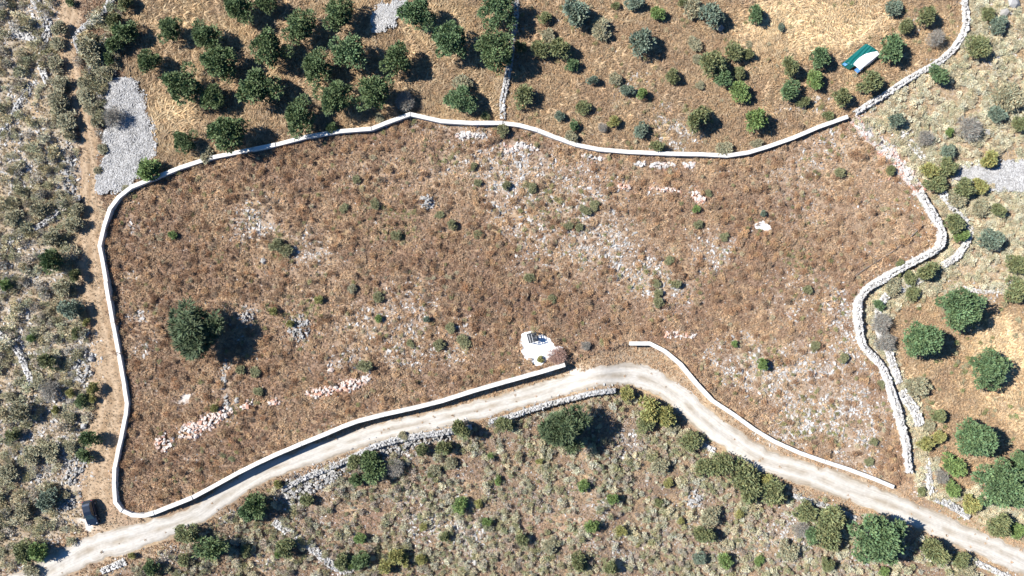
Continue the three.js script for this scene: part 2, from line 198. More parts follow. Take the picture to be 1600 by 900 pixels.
function speckleTex(size, fn, rep) {
  const d = new Uint8Array(size * size * 4);
  for (let j = 0; j < size; j++) for (let i = 0; i < size; i++) { const c = fn(i / size, j / size); const o = (j * size + i) * 4; d[o] = clamp(c[0]) * 255; d[o + 1] = clamp(c[1]) * 255; d[o + 2] = clamp(c[2]) * 255; d[o + 3] = 255; }
  const t = new THREE.DataTexture(d, size, size); t.colorSpace = THREE.SRGBColorSpace; t.magFilter = THREE.LinearFilter; t.wrapS = t.wrapT = THREE.RepeatWrapping; if (rep) t.repeat.set(rep, rep); t.needsUpdate = true; return t;
}
// crushed limestone lane: two pale wheel tracks and a dirtier crown, worked out across the lane's own width
{
  const tw = 256, tl = 2048, d = new Uint8Array(tw * tl * 4);
  for (let j = 0; j < tl; j++) for (let i = 0; i < tw; i++) {
    const v = j / tl * 200, u = (i / tw) * 2 - 1, wob = (noise(v * 0.12, 1, 61) - 0.5) * 0.3, uu = u + wob;
    const rut = Math.exp(-(((Math.abs(uu) - 0.42) / 0.24) ** 2)), f = fbm(v * 3, u * 8, 62, 3), g = fbm(v * 0.5, u * 1.6, 63, 3), dirt = clamp((1 - rut) * (0.1 + 1.6 * (g - 0.35)) + (Math.abs(u) > 0.8 ? 0.35 * g * 1.6 : 0));
    const streak = noise(v * 0.4, uu * 24, 64), k = 0.86 + 0.12 * f + 0.1 * (streak - 0.5) + 0.03 * rut, o = (j * tw + i) * 4;
    const a = [0.76, 0.74, 0.705], b = [0.62, 0.57, 0.5];
    for (let q = 0; q < 3; q++) d[o + q] = 255 * clamp(lerp(a[q], b[q], dirt) * k);
    d[o + 3] = 255;
  }
  const tex = new THREE.DataTexture(d, tw, tl); tex.colorSpace = THREE.SRGBColorSpace; tex.magFilter = THREE.LinearFilter; tex.wrapS = tex.wrapT = THREE.RepeatWrapping; tex.needsUpdate = true;
  const r = ribbon('road', roadC, px => roadW(px), 0.05, std(0xffffff, 1, { map: tex }), 'pale crushed stone lane with two wheel tracks', 0.5);
  const u = r.m.geometry.attributes.uv, p = r.m.geometry.attributes.position; let len = 0;
  for (let i = 0; i < u.count; i++) { const k = i % 15; if (k === 0 && i) len += Math.hypot(p.getX(i) - p.getX(i - 15), p.getZ(i) - p.getZ(i - 15)); u.setXY(i, k / 14, len / 200); }
}
{
  const tw = 128, tl = 1024, d = new Uint8Array(tw * tl * 4);
  for (let j = 0; j < tl; j++) for (let i = 0; i < tw; i++) {
    const v = j / tl * 100, u = (i / tw) * 2 - 1, f = fbm(v * 4, u * 7, 72, 3), g = fbm(v * 0.7, u * 2, 73, 3), rut = Math.exp(-(((Math.abs(u + (noise(v * .2, 3, 74) - .5) * .3) - 0.4) / 0.2) ** 2));
    const a = [0.66, 0.575, 0.475], b = [0.53, 0.44, 0.34], t = clamp((1 - rut) * (g * 1.5 - 0.2)), k = 0.84 + 0.3 * f, o = (j * tw + i) * 4;
    for (let q = 0; q < 3; q++) d[o + q] = 255 * clamp(lerp(a[q], b[q], t) * k);
    d[o + 3] = 255;
  }
  const tex = new THREE.DataTexture(d, tw, tl); tex.colorSpace = THREE.SRGBColorSpace; tex.magFilter = THREE.LinearFilter; tex.wrapS = tex.wrapT = THREE.RepeatWrapping; tex.needsUpdate = true;
  const r = ribbon('dirt_track', trackC.slice(0, -1), (px, py) => trackW(py), 0.04, std(0xffffff, 1, { map: tex }), 'narrow tan earth track beside the scrub', 0.9);
  const u = r.m.geometry.attributes.uv, p = r.m.geometry.attributes.position; let len = 0;
  for (let i = 0; i < u.count; i++) { const k = i % 15; if (k === 0 && i) len += Math.hypot(p.getX(i) - p.getX(i - 15), p.getZ(i) - p.getZ(i - 15)); u.setXY(i, k / 14, len / 100); }
}

// ------------------------------------------------------------------ white rendered walls
const plaster = (() => {
  const t = speckleTex(512, (u, v) => { const f = noise(u * 64, v * 64, 81), g = fbm(u * 7, v * 7, 82, 4), k = 0.9 + 0.07 * f - (g > 0.6 ? (g - 0.6) * 0.9 : 0); return [k, k * 0.99, k * 0.97]; });
  return std(rgb(0.74, 0.73, 0.71), 0.85, { map: t });
})();
function concreteWall(name, line, label, T, top) {
  const root = tag(thing(name, label, 'wall', 0, 0, 0), label, 'wall', 'white rendered walls', 'thing');
  const P = line.map(([x, y]) => W(x, y, 0.85)), nor = [];
  for (let i = 0; i < P.length; i++) {
    const a = P[Math.max(0, i - 1)], b = P[i], c = P[Math.min(P.length - 1, i + 1)];
    let d1 = [b[0] - a[0], b[1] - a[1]], d2 = [c[0] - b[0], c[1] - b[1]];
    if (!i) d1 = d2; if (i === P.length - 1) d2 = d1;
    const l1 = Math.hypot(...d1), l2 = Math.hypot(...d2), n = [-(d1[1] / l1 + d2[1] / l2), d1[0] / l1 + d2[0] / l2], ln = Math.hypot(...n), cs = (n[0] * -d1[1] / l1 + n[1] * d1[0] / l1) / ln;
    nor.push([n[0] / ln / cs, n[1] / ln / cs]);
  }
  let step = 0, dist = 0;
  for (let i = 0; i < P.length - 1; i++) {
    const L = Math.hypot(P[i + 1][0] - P[i][0], P[i + 1][1] - P[i][1]), n = Math.max(1, Math.round(L / 5));
    for (let k = 0; k < n; k++) {
      const gap = 0.006 / L, s0 = k / n + gap, s1 = (k + 1) / n - gap;
      step = (hash(i, k, 7 + line.length) - 0.5) * 0.16;
      const y1 = top + step, y0 = -2.2, ch = 0.03, ring = s => { const x = lerp(P[i][0], P[i + 1][0], s), z = lerp(P[i][1], P[i + 1][1], s), nx = lerp(nor[i][0], nor[i + 1][0], s), nz = lerp(nor[i][1], nor[i + 1][1], s), h = T / 2; const q = (d, y) => [x + nx * d, y, z + nz * d]; return [q(-h, y0), q(-h, y1 - ch), q(-h + ch, y1), q(h - ch, y1), q(h, y1 - ch), q(h, y0)]; };
      const A = ring(s0), B = ring(s1), pos = [], uv = [], face = (a, b, c, d, w, l, o) => { pos.push(...a, ...c, ...b, ...a, ...d, ...c); uv.push(o * 0.25, 0, (o + l) * 0.25, w * 0.25, (o + l) * 0.25, 0, o * 0.25, 0, o * 0.25, w * 0.25, (o + l) * 0.25, w * 0.25); };
      for (let e = 0; e < 5; e++) face(A[e], B[e], B[e + 1], A[e + 1], Math.hypot(A[e][0] - A[e + 1][0], A[e][1] - A[e + 1][1], A[e][2] - A[e + 1][2]), L / n, dist);
      for (const R of [A, B]) for (let e = 1; e < 5; e++) { pos.push(...R[0], ...(R === A ? R[e] : R[e + 1]), ...(R === A ? R[e + 1] : R[e])); uv.push(0, 0, 0.05, 0.2, 0.1, 0.2); }
      const g = new THREE.BufferGeometry(); g.setAttribute('position', new THREE.Float32BufferAttribute(pos, 3)); g.setAttribute('uv', new THREE.Float32BufferAttribute(uv, 2)); g.computeVertexNormals();
      part('wall_section', g, plaster, root); dist += L / n;
    }
  }
  return root;
}
concreteWall('boundary_wall', wallA, 'long low white rendered wall curving round the brown field from the gate gap', 0.62, 0.85);
concreteWall('boundary_wall', wallB, 'shorter low white wall running down beside the lane, right of the gate gap', 0.62, 0.62);

// ------------------------------------------------------------------ stones
const R0 = rng(11);
function stoneGeo(seed, flat = 0.7) {
  const r = rng(seed), g = new THREE.IcosahedronGeometry(1, 0), p = g.attributes.position, seen = {};
  for (let i = 0; i < p.count; i++) { const k = [p.getX(i), p.getY(i), p.getZ(i)].map(v => v.toFixed(2)).join(); const s = seen[k] ??= [0.72 + r() * 0.5, (r() - .5) * .25, (r() - .5) * .25]; p.setXYZ(i, p.getX(i) * s[0] * 1.15 + s[1], p.getY(i) * s[0] * flat, p.getZ(i) * s[0] * 0.88 + s[2]); }
  g.computeVertexNormals(); g.deleteAttribute('uv'); return g;
}
function blockGeo(seed, flat = 0.55) {                    // a split slab: a box with its corners knocked about
  const r = rng(seed), g = new THREE.BoxGeometry(1.8, 1.8 * flat, 1.3).toNonIndexed(), p = g.attributes.position, seen = {};
  for (let i = 0; i < p.count; i++) { const k = [p.getX(i), p.getY(i), p.getZ(i)].map(v => v.toFixed(2)).join(); const s = seen[k] ??= [0.7 + r() * .45, 0.75 + r() * .4, 0.65 + r() * .5]; p.setXYZ(i, p.getX(i) * s[0], p.getY(i) * s[1], p.getZ(i) * s[2]); }
  g.computeVertexNormals(); g.deleteAttribute('uv'); return g;
}
const stones = [stoneGeo(1), stoneGeo(2, 0.55), stoneGeo(3, 0.8), blockGeo(4), blockGeo(5, 0.4), stoneGeo(6, 0.65)];
const stoneMat = std(rgb(1, 1, 1), 0.95);
const greyStone = r => { const v = 0.23 + r() * 0.24, w = r() * 0.03; return rgb(v + w * 0.6, v, v - w); };
const whiteStone = r => { const v = 0.32 + r() * 0.24; return rgb(v + 0.015, v, v - 0.025); };
const pinkStone = r => { const v = 0.32 + r() * 0.2, t = r(); return t > 0.72 ? rgb(v, v * 0.56, v * 0.42) : t > .3 ? rgb(v + .04, v * 0.86, v * 0.78) : rgb(v + .06, v + .02, v - .02); };
// collects placements per shape and makes one scattered mass from them
class Scatter {
  constructor(shapes, mat) { this.shapes = shapes; this.mat = mat; this.l = shapes.map(() => []); }
  add(k, x, y, z, sx, sy, sz, ry, col, tilt = 0, tiltDir = 0) { this.l[k].push([x, y, z, sx, sy, sz, ry, col, tilt, tiltDir]); }
  build(name, parent) {
    const m4 = new THREE.Matrix4(), q = new THREE.Quaternion(), q2 = new THREE.Quaternion(), ax = new THREE.Vector3(), Y = new THREE.Vector3(0, 1, 0);
    this.l.forEach((l, k) => {
      if (!l.length) return;
      const im = new THREE.InstancedMesh(this.shapes[k], this.mat, l.length); im.name = name; im.castShadow = im.receiveShadow = true;
      l.forEach(([x, y, z, sx, sy, sz, ry, col, tilt, td], i) => { q.setFromAxisAngle(Y, ry); if (tilt) { ax.set(Math.cos(td), 0, Math.sin(td)); q.premultiply(q2.setFromAxisAngle(ax, tilt)); } m4.compose(new THREE.Vector3(x, y, z), q, new THREE.Vector3(sx, sy, sz)); im.setMatrixAt(i, m4); im.setColorAt(i, col); });
      im.userData.kind = 'stuff'; parent.add(im);
    });
  }
}
// dry stone wall: a core of packed rubble with faces and top of laid stones
const coreMat = std(rgb(0.32, 0.3, 0.275), 1);
function dryWall(label, line, width, height, colour, seed, opt = {}) {
  const r = rng(seed), root = tag(thing('dry_stone_wall', label, 'stone wall', 0, 0, 0, 0, opt.group), label, 'stone wall', 'dry stone walls', 'thing'), P = line.map(([x, y]) => new THREE.Vector3(...(([a, b]) => [a, 0, b])(W(x, y, height))));
  const curve = new THREE.CatmullRomCurve3(P, false, 'centripetal'), L = curve.getLength(), n = Math.round(L / 0.26), sc = new Scatter(stones, stoneMat), pos = [], idx = [];
  for (let i = 0; i <= n; i++) {
    const c = curve.getPointAt(i / n), t = curve.getTangentAt(i / n), nx = -t.z, nz = t.x, fall = (opt.ruin ?? 0.2) * (fbm(i * 0.05, seed, 91, 3) * 1.6 - 0.3), hh = height * clamp(1 - fall, 0.25, 1), w = width * (0.9 + 0.25 * noise(i * 0.15, seed, 92)), y0 = H(c.x, c.z);
    const ring = [[-w / 2, -0.4], [-w * 0.34, hh - 0.26], [w * 0.34, hh - 0.26], [w / 2, -0.4]];
    for (const [d, y] of ring) pos.push(c.x + nx * d, y0 + y, c.z + nz * d);
    if (i < n) for (let k = 0; k < 3; k++) { const a = i * 4 + k, b = a + 1, e = a + 4, f = e + 1; idx.push(a, b, e, b, f, e); }
    const rows = Math.max(2, Math.round(w / 0.36));
    for (let k = 0; k < rows; k++) { const d = ((k + 0.5) / rows - 0.5) * w * 0.92 + (r() - .5) * .1, s = 0.12 + r() * 0.13; sc.add(Math.floor(r() * 6), c.x + nx * d + (r() - .5) * .15, y0 + hh - 0.08 + (r() - .5) * .26, c.z + nz * d + (r() - .5) * .15, s * 1.2, s, s, r() * 6.3, colour(r), (r() - .5) * .7, r() * 6.3); }
    for (const sd of [-1, 1]) for (let y = 0.08; y < hh - 0.1; y += 0.22) { const s = 0.12 + r() * 0.08, d = sd * w * (0.5 - 0.12 * y / hh); sc.add(Math.floor(r() * 6), c.x + nx * d, y0 + y, c.z + nz * d, s * 1.3, s, s, Math.atan2(-t.z, t.x) + (r() - .5), colour(r), (r() - .5) * .3, r() * 6); }
    if (r() < (opt.fallen ?? 0.6)) { const d = (r() < .5 ? -1 : 1) * (w * 0.5 + r() * r() * 1.4), s = 0.08 + r() * 0.12, x = c.x + nx * d, z = c.z + nz * d; sc.add(Math.floor(r() * 6), x, H(x, z) + s * .3, z, s * 1.2, s, s, r() * 6.3, colour(r), (r() - .5), r() * 6); }
  }
  const g = new THREE.BufferGeometry(); g.setAttribute('position', new THREE.Float32BufferAttribute(pos, 3)); g.setIndex(idx); g.computeVertexNormals();
  part('rubble_core', g, coreMat, root); sc.build('laid_stones', root);
  return root;
}
dryWall('broad pale dry stone wall bounding the right side of the brown field', stoneE, 0.85, 1.15, whiteStone, 101, { ruin: 0.15, fallen: 1.2 });
dryWall('thin pale dry stone wall climbing to the top edge right of the tarpaulin shelter', stoneN, 0.8, 0.7, whiteStone, 102, { ruin: 0.2 });
dryWall('dry stone wall outside the broad one, looping round two bushes at its bend', [[1475, 302], [1490, 325], [1510, 345], [1518, 358], [1512, 380], [1497, 400], [1475, 415]], 0.9, 0.8, whiteStone, 103, { ruin: 0.4 });
dryWall('short bit of tumbled dry stone wall between bushes at the field corner bend', [[1450, 432], [1430, 442], [1410, 453]], 0.9, 0.7, greyStone, 104, { ruin: 0.4 });
dryWall('dry stone wall beside grey dead bushes, parallel to the broad pale one', [[1388, 462], [1379, 472], [1374, 490], [1378, 520], [1390, 550], [1399, 575], [1407, 598]], 1.0, 0.8, whiteStone, 105, { ruin: 0.4 });
dryWall('leaning dry stone wall right of the broad one, above the yellow bush', [[1412, 612], [1422, 628], [1433, 645], [1440, 664]], 1.4, 0.85, whiteStone, 106, { ruin: 0.2, fallen: 1 });
dryWall('low ruined dry stone wall ending beside the lane under the yellow bush', [[1450, 718], [1454, 745], [1457, 775]], 0.8, 0.5, whiteStone, 107, { ruin: 0.5, fallen: 1.2 });
dryWall('short grey retaining wall where the lane meets the green thicket', [[1467, 781], [1482, 787], [1500, 797], [1518, 809]], 1.0, 0.6, greyStone, 108, { ruin: 0.1 });
dryWall('tumbled dry stone wall running diagonally through scrub, right of the pink rubble', [[1402, 194], [1415, 212], [1430, 230], [1446, 248]], 1.1, 0.5, whiteStone, 109, { ruin: 0.5, fallen: 1.3 });
dryWall('overgrown dry stone wall dividing the orchard from the bushy slope', [[807, -10], [806, 30], [801, 60], [797, 95], [791, 128], [785, 160], [786, 183]], 0.8, 0.55, greyStone, 110, { ruin: 0.5, fallen: 1 });
dryWall('dry stone wall slanting down from the top edge beside the earth track', [[175, -4], [160, 16], [140, 33], [122, 48], [116, 58], [120, 72], [128, 82]], 0.95, 0.7, greyStone, 111, { ruin: 0.4, fallen: 1 });
dryWall('dark tumbled stone wall along the scrub left of the gravel patch', [[139, 100], [144, 122], [151, 140], [158, 155], [165, 166]], 0.8, 0.6, greyStone, 112, { ruin: 0.4, fallen: 1 });
dryWall('broken white stone wall winding through scrub near the upper left corner', [[14, 33], [24, 52], [40, 56], [56, 66], [63, 84], [64, 105], [72, 128]], 0.9, 0.5, whiteStone, 113, { ruin: 0.6, fallen: 2 });
dryWall('tumbled stone wall dropping from the top edge left of the earth track', [[52, -4], [62, 18], [72, 40], [66, 62]], 1.2, 0.5, greyStone, 114, { ruin: 0.6, fallen: 2 });
dryWall('faint stone wall line crossing to the left edge below the winding one', [[45, 136], [33, 152], [20, 175], [8, 195], [-8, 214]], 0.7, 0.35, greyStone, 115, { ruin: 0.6, fallen: 1.5 });
dryWall('grey dry stone wall slanting from the earth track to the left edge', [[122, 308], [100, 318], [82, 336], [60, 352], [35, 364], [14, 376], [-8, 386]], 0.75, 0.6, greyStone, 116, { ruin: 0.35, fallen: 0.8 });
dryWall('dry stone wall coming in from the left edge, beside deep shadowed scrub', [[-8, 515], [10, 534], [26, 552], [38, 575], [48, 598]], 0.9, 0.75, whiteStone, 117, { ruin: 0.3, fallen: 0.8 });
dryWall('neat grey retaining wall edging the lane behind the big dark evergreen', [[765, 662], [800, 653], [830, 643], [860, 634], [895, 625], [930, 615], [962, 612]], 0.6, 0.85, greyStone, 118, { ruin: 0.05, fallen: 0.8 });
dryWall('long grey retaining wall edging the lane above the loose rubble bank', [[436, 770], [470, 752], [505, 738], [540, 722], [580, 702], [630, 688], [690, 679], [735, 671]], 0.7, 0.7, greyStone, 119, { ruin: 0.3, fallen: 2.5 });
dryWall('pale low stone wall slanting to the bottom edge through dry scrub', [[422, 822], [440, 835], [460, 850], [482, 864], [500, 880], [520, 893], [545, 902]], 1.3, 0.4, greyStone, 120, { ruin: 0.3, fallen: 1.5 });
dryWall('short white stone wall stub among olive bushes below the lane bend', [[1098, 692], [1108, 702], [1122, 708]], 0.7, 0.5, whiteStone, 121, { ruin: 0.3 });
dryWall('low stone edging beside the lane between clipped bushes and big round tree', [[1245, 778], [1275, 788], [1300, 795], [1340, 812]], 0.6, 0.45, greyStone, 122, { ruin: 0.3 });
dryWall('low pale stone wall by the lane at the lower right corner', [[1516, 876], [1540, 886], [1570, 900], [1590, 910]], 0.7, 0.5, whiteStone, 123, { ruin: 0.3 });
dryWall('line of broken white stones above the upper right round tree', [[1510, 452], [1530, 455], [1550, 456], [1572, 450], [1590, 440]], 0.7, 0.45, whiteStone, 124, { ruin: 0.6, fallen: 1.5 });
dryWall('short flat stone kerb below the lane at lower left, under two dark bushes', [[160, 893], [178, 885], [194, 879]], 0.9, 0.4, whiteStone, 125, { ruin: 0.2 });

dryWall('collapsed pinkish stone wall dropping from the upper white wall to the broad wall', [[1336, 186], [1350, 202], [1372, 222], [1392, 246], [1412, 266], [1428, 284], [1440, 300]], 1.7, 0.35, pinkStone, 126, { ruin: 0.6, fallen: 4 });

// heaps whose stones are big enough to tell apart
const heapMats = [0, 1, 2, 3, 4, 5, 6, 7].map(i => { const r = rng(700 + i); return { g: std(greyStone(r), 0.95), p: std([rgb(.5, .27, .19), rgb(.52, .41, .35), rgb(.54, .44, .38), rgb(.56, .5, .45), rgb(.48, .28, .2), rgb(.54, .49, .44), rgb(.5, .36, .29), rgb(.58, .53, .48)][i], 0.95), w: std([rgb(.46, .43, .4), rgb(.54, .46, .41), rgb(.5, .47, .44), rgb(.56, .52, .48), rgb(.5, .38, .32), rgb(.44, .42, .39), rgb(.52, .49, .46), rgb(.4, .38, .355)][i], 0.95) }; });
function heap(name, label, category, spots, n, size, tone, seed, mound = 0.4) {
  const r = rng(seed), [cx, cz] = W(spots[0][0], spots[0][1]), root = thing(name, label, category, cx, H(cx, cz), cz), tot = spots.reduce((a, s) => a + s[2] * s[3], 0);
  for (const [sx, sy, rx, ry, rot = 0] of spots) {
    const k = Math.round(n * rx * ry / tot);
    for (let i = 0; i < k; i++) {
      const a = r() * 6.283, d = Math.sqrt(r()), u = Math.cos(a) * d * rx, v = Math.sin(a) * d * ry, [x, z] = W(sx + u * Math.cos(rot) - v * Math.sin(rot), sy + u * Math.sin(rot) + v * Math.cos(rot)), s = size * (0.5 + 0.9 * r() * r() + .2 * r());
      const m = part('stone', stones[Math.floor(r() * 6)], heapMats[Math.floor(r() * 8)][tone], root);
      m.position.set(x - cx, H(x, z) - H(cx, cz) + mound * (1 - d) + s * 0.3, z - cz); m.scale.set(s * 1.15, s, s); m.rotation.set((r() - .5) * .8, r() * 6.3, (r() - .5) * .8);
    }
  }
}
heap('rubble_heap', 'long heap of pink and white rubble in the lower left of the field', 'rubble heap', [[298, 672, 22, 13, -.5], [324, 659, 20, 12, -.4], [348, 646, 18, 9, -.5], [258, 690, 16, 13, -.7], [388, 632, 12, 7, -.5]], 295, 0.27, 'p', 201, 0.4);
heap('rubble_heap', 'pink rubble strip above the long white wall beside the lane', 'rubble heap', [[505, 612, 28, 7, -.15], [550, 600, 28, 8, -.25], [430, 628, 12, 5]], 190, 0.27, 'p', 202, 0.3);
heap('rubble_heap', 'pinkish rubble band leading down from the end of the upper white wall', 'rubble heap', [[1352, 205, 14, 12, .8], [1385, 235, 28, 11, .85], [1420, 272, 26, 10, .85]], 295, 0.27, 'w', 203, 0.3);
heap('stone_pile', 'compact round grey stone pile in the upper middle of the field', 'stone pile', [[667, 315, 13, 12]], 120, 0.2, 'g', 204, 0.9);
heap('stone_pile', 'round grey stone pile ringed with green weeds, right of the dark evergreen', 'stone pile', [[469, 513, 18, 20, .3]], 110, 0.2, 'g', 205, 0.5);
heap('rubble_heap', 'grey boulder bank tumbling below the lane under its retaining wall', 'rubble heap', [[455, 775, 26, 16, -.4], [490, 760, 32, 14, -.4], [520, 745, 26, 10, -.4]], 260, 0.24, 'g', 206, 0.5);
heap('rubble_heap', 'grey rubble bank below the lane right of the dark bush clump', 'rubble heap', [[620, 702, 32, 12, -.2], [660, 690, 30, 9, -.2], [690, 685, 18, 8, -.1]], 200, 0.22, 'g', 207, 0.4);
heap('stone_pile', 'small grey stone pile in scrub below the lane, near the yellow olive bushes', 'stone pile', [[1090, 785, 14, 14]], 60, 0.22, 'g', 208, 0.4);
heap('stone_pile', 'grey stone line under the shadow of the dark evergreen in the field', 'stone pile', [[386, 494, 14, 9, -.5], [352, 585, 6, 24, .1], [354, 632, 5, 18]], 120, 0.2, 'g', 209, 0.25);
heap('rubble_heap', 'dark grey rubble heap beside the earth track above the parked car', 'rubble heap', [[120, 725, 15, 14], [112, 745, 10, 14, .3], [108, 785, 10, 14]], 120, 0.24, 'g', 210, 0.4);
heap('rubble_heap', 'grey boulder tumble beside the earth track, level with the dark evergreen', 'rubble heap', [[132, 585, 14, 14], [118, 565, 14, 12], [135, 556, 12, 10]], 90, 0.26, 'g', 211, 0.4);
heap('rubble_heap', 'dark rubble strip beside the earth track, left of the gravel patch', 'rubble heap', [[106, 250, 9, 30, .05], [108, 285, 10, 24]], 150, 0.2, 'g', 212, 0.3);
heap('rubble_heap', 'pink rubble row just under the upper white wall, centre right', 'rubble heap', [[1000, 256, 9, 4], [1035, 258, 20, 4], [1075, 258, 12, 5], [925, 246, 20, 3, .15]], 150, 0.24, 'w', 213, 0.25);
heap('rubble_heap', 'pink rubble clump at the end of a stone row, centre right of field', 'rubble heap', [[1092, 309, 12, 7, .6], [1040, 297, 26, 4, .1], [975, 292, 12, 4]], 130, 0.24, 'p', 214, 0.25);
heap('rubble_heap', 'reddish rubble row just right of the gate gap in the white walls', 'rubble heap', [[1050, 523, 12, 5], [1076, 524, 14, 4]], 70, 0.24, 'p', 215, 0.25);
heap('rubble_heap', 'white rubble row under the upper white wall, left of its middle', 'rubble heap', [[735, 211, 24, 5], [822, 229, 20, 5, .2], [800, 234, 14, 5, -.2]], 150, 0.23, 'w', 216, 0.25);
function boulder(px, py, r, label, seed, tone = 0) {
  const [x, z] = W(px, py), g = stoneGeo(seed, 0.75), m = new THREE.Mesh(g, heapMats[seed % 8][tone ? 'p' : 'g']); m.name = numbered('boulder'); m.castShadow = m.receiveShadow = true; m.position.set(x, H(x, z) + r * 0.035, z); m.scale.setScalar(r * 0.1); m.rotation.set(.2, seed, .1); tag(m, label, 'boulder', 'loose boulders'); scene.add(m);
}
boulder(372, 625, 5, 'single pale boulder right of the narrow stone line in the field', 303);
boulder(1580, 4, 11, 'large pale boulder at the upper right corner', 307);
boulder(1568, 21, 8, 'flat pale boulder just below the large corner one', 311);
boulder(145, 560, 6, 'upright grey boulder beside the earth track, left of the white wall', 313);
boulder(133, 665, 6, 'pale split boulder on the left bank of the earth track', 315);
boulder(1125, 45, 6, 'white boulder below a bluish bush on the upper slope', 317);
boulder(412, 408, 6, 'pale boulder at the edge of a stony patch, left half of field', 319);
boulder(518, 577, 5, 'lone white boulder above the pink rubble strip', 321, 1);
boulder(1540, 208, 6, 'white slab standing beside a grey bush in the right scrub', 323);
boulder(742, 884, 5, 'white slab in the scrub close to the bottom edge', 325);

// gravel patches (crushed and cleared stone, far too many to count)
function gravel(pts, n, label, colour, seed, size = 0.13) {
  const r = rng(seed), xs = pts.map(p => p[0]), ys = pts.map(p => p[1]), x0 = Math.min(...xs), x1 = Math.max(...xs), y0 = Math.min(...ys), y1 = Math.max(...ys);
  const inside = (x, y) => { let c = false; for (let i = 0, j = pts.length - 1; i < pts.length; j = i++) { const [a, b] = pts[i], [d, e] = pts[j]; if ((b > y) !== (e > y) && x < (d - a) * (y - b) / (e - b) + a) c = !c; } return c; };
  const P = pts.map(([x, y]) => { const [a, b] = W(x, y); return new THREE.Vector2(a, -b); }), g = new THREE.ShapeGeometry(new THREE.Shape(P)); g.rotateX(-Math.PI / 2);
  const sc = new Scatter(stones, stoneMat); let c = 0;
  while (c < n) { const px = lerp(x0, x1, r()), py = lerp(y0, y1, r()); if (!inside(px + (noise(px * .12, py * .12, 5) - .5) * 12 + (r() - .5) * (r() < .15 ? 22 : 4), py + (noise(px * .12, py * .12, 8) - .5) * 12 + (r() - .5) * (r() < .15 ? 22 : 4))) continue; c++; const [x, z] = W(px, py), s = size * (0.55 + r() * 0.8), k = fbm(px * 0.03, py * 0.03, seed, 3); sc.add(Math.floor(r() * 6), x, H(x, z) + k * .5 + r() * 0.06, z, s * 1.15, s * .9, s, r() * 6.3, colour(r), (r() - .5) * 1.2, r() * 6); }
  const root = thing('gravel', label, 'gravel', 0, 0, 0); root.userData.kind = 'stuff'; sc.build('cleared_stones', root);
}
gravel(gravelPts, 15000, 'pale gravel patch of cleared stones beside the earth track', r => { const v = 0.22 + r() * 0.24; return rgb(v + .008, v, v - .012); }, 401);
gravel(gravelN, 3200, 'small pale gravel patch at the top edge among orchard trees', r => { const v = 0.24 + r() * 0.24; return rgb(v + .008, v, v - .012); }, 402);
gravel(gravelE, 9000, 'pale gravel patch at the right edge', r => { const v = 0.22 + r() * 0.26; return rgb(v + .008, v, v - .01); }, 403);

// ------------------------------------------------------------------ foliage
const V = (x, y, z) => new THREE.Vector3(x, y, z);
// leaves as folded diamonds spread over many small clumps of a crown
function leaves(seed, o) {
  const r = rng(seed), pos = [], col = [], nor = [], up = V(0, 1, 0), d = V(), ax = V(), sd = V(), n = V();
  const lobes = [];
  for (let i = 0; i < o.lobes; i++) { const a = i * 2.39996 + r() * 0.7, q = Math.sqrt((i + 0.4) / o.lobes) * (0.86 + r() * 0.14), edge = o.ragged ? 1.15 - o.ragged * noise(Math.cos(a) * 1.9 + 5, Math.sin(a) * 1.9 + 5, seed) : 1; lobes.push({ c: V(Math.cos(a) * q * o.R * edge, o.H * (o.base + (1 - o.base) * Math.sqrt(Math.max(0, 1 - q * q * 0.92)) * (0.8 + r() * 0.25)), Math.sin(a) * q * o.R * edge).add(V((r() - .5) * o.R * (o.loose ?? 0.15), 0, (r() - .5) * o.R * (o.loose ?? 0.15))), s: o.lobe * (0.7 + r() * 0.6), t: 0.86 + r() * 0.28 }); }
  for (let i = 0; i < o.n; i++) {
    const L = lobes[Math.floor(r() * lobes.length)], a = r() * 6.283, y = r() * 1.5 - 0.5, q = Math.sqrt(Math.max(0, 1 - y * y));
    d.set(Math.cos(a) * q, y, Math.sin(a) * q);
    const p = L.c.clone().addScaledVector(d, L.s * (0.35 + 0.65 * Math.sqrt(r())) * (r() < 0.25 ? 1 + r() * 0.45 : 1));
    if (p.y < 0.05) p.y = 0.05 + r() * 0.2;
    ax.copy(d).multiplyScalar(o.spiky ?? 0.6).add(V(r() - .5, (r() - .35) * 0.9, r() - .5)).normalize();
    sd.crossVectors(ax, V(r() - .5, 1, r() - .5)).normalize(); n.crossVectors(sd, ax).normalize(); if (n.y < 0) n.negate();
    const len = o.len * (0.6 + r() * 0.8), w = o.wid * (0.6 + r() * 0.8), A = p, B = p.clone().addScaledVector(ax, len), mid = p.clone().addScaledVector(ax, len * 0.45), C = mid.clone().addScaledVector(sd, w).addScaledVector(n, w * 0.35), D = mid.clone().addScaledVector(sd, -w).addScaledVector(n, w * 0.35);
    for (const q3 of [A, C, B, A, B, D]) pos.push(q3.x, q3.y, q3.z);
    const t = L.t * (0.72 + r() * 0.56), hue = (r() - .5) * 0.3;
    for (let k = 0; k < 6; k++) col.push(t * (1 + hue), t, t * (1 - hue * 0.5));
  }
  const g = new THREE.BufferGeometry(); g.setAttribute('position', new THREE.Float32BufferAttribute(pos, 3)); g.setAttribute('color', new THREE.Float32BufferAttribute(col, 3)); g.computeVertexNormals(); g.userData.lobes = lobes; return g;
}
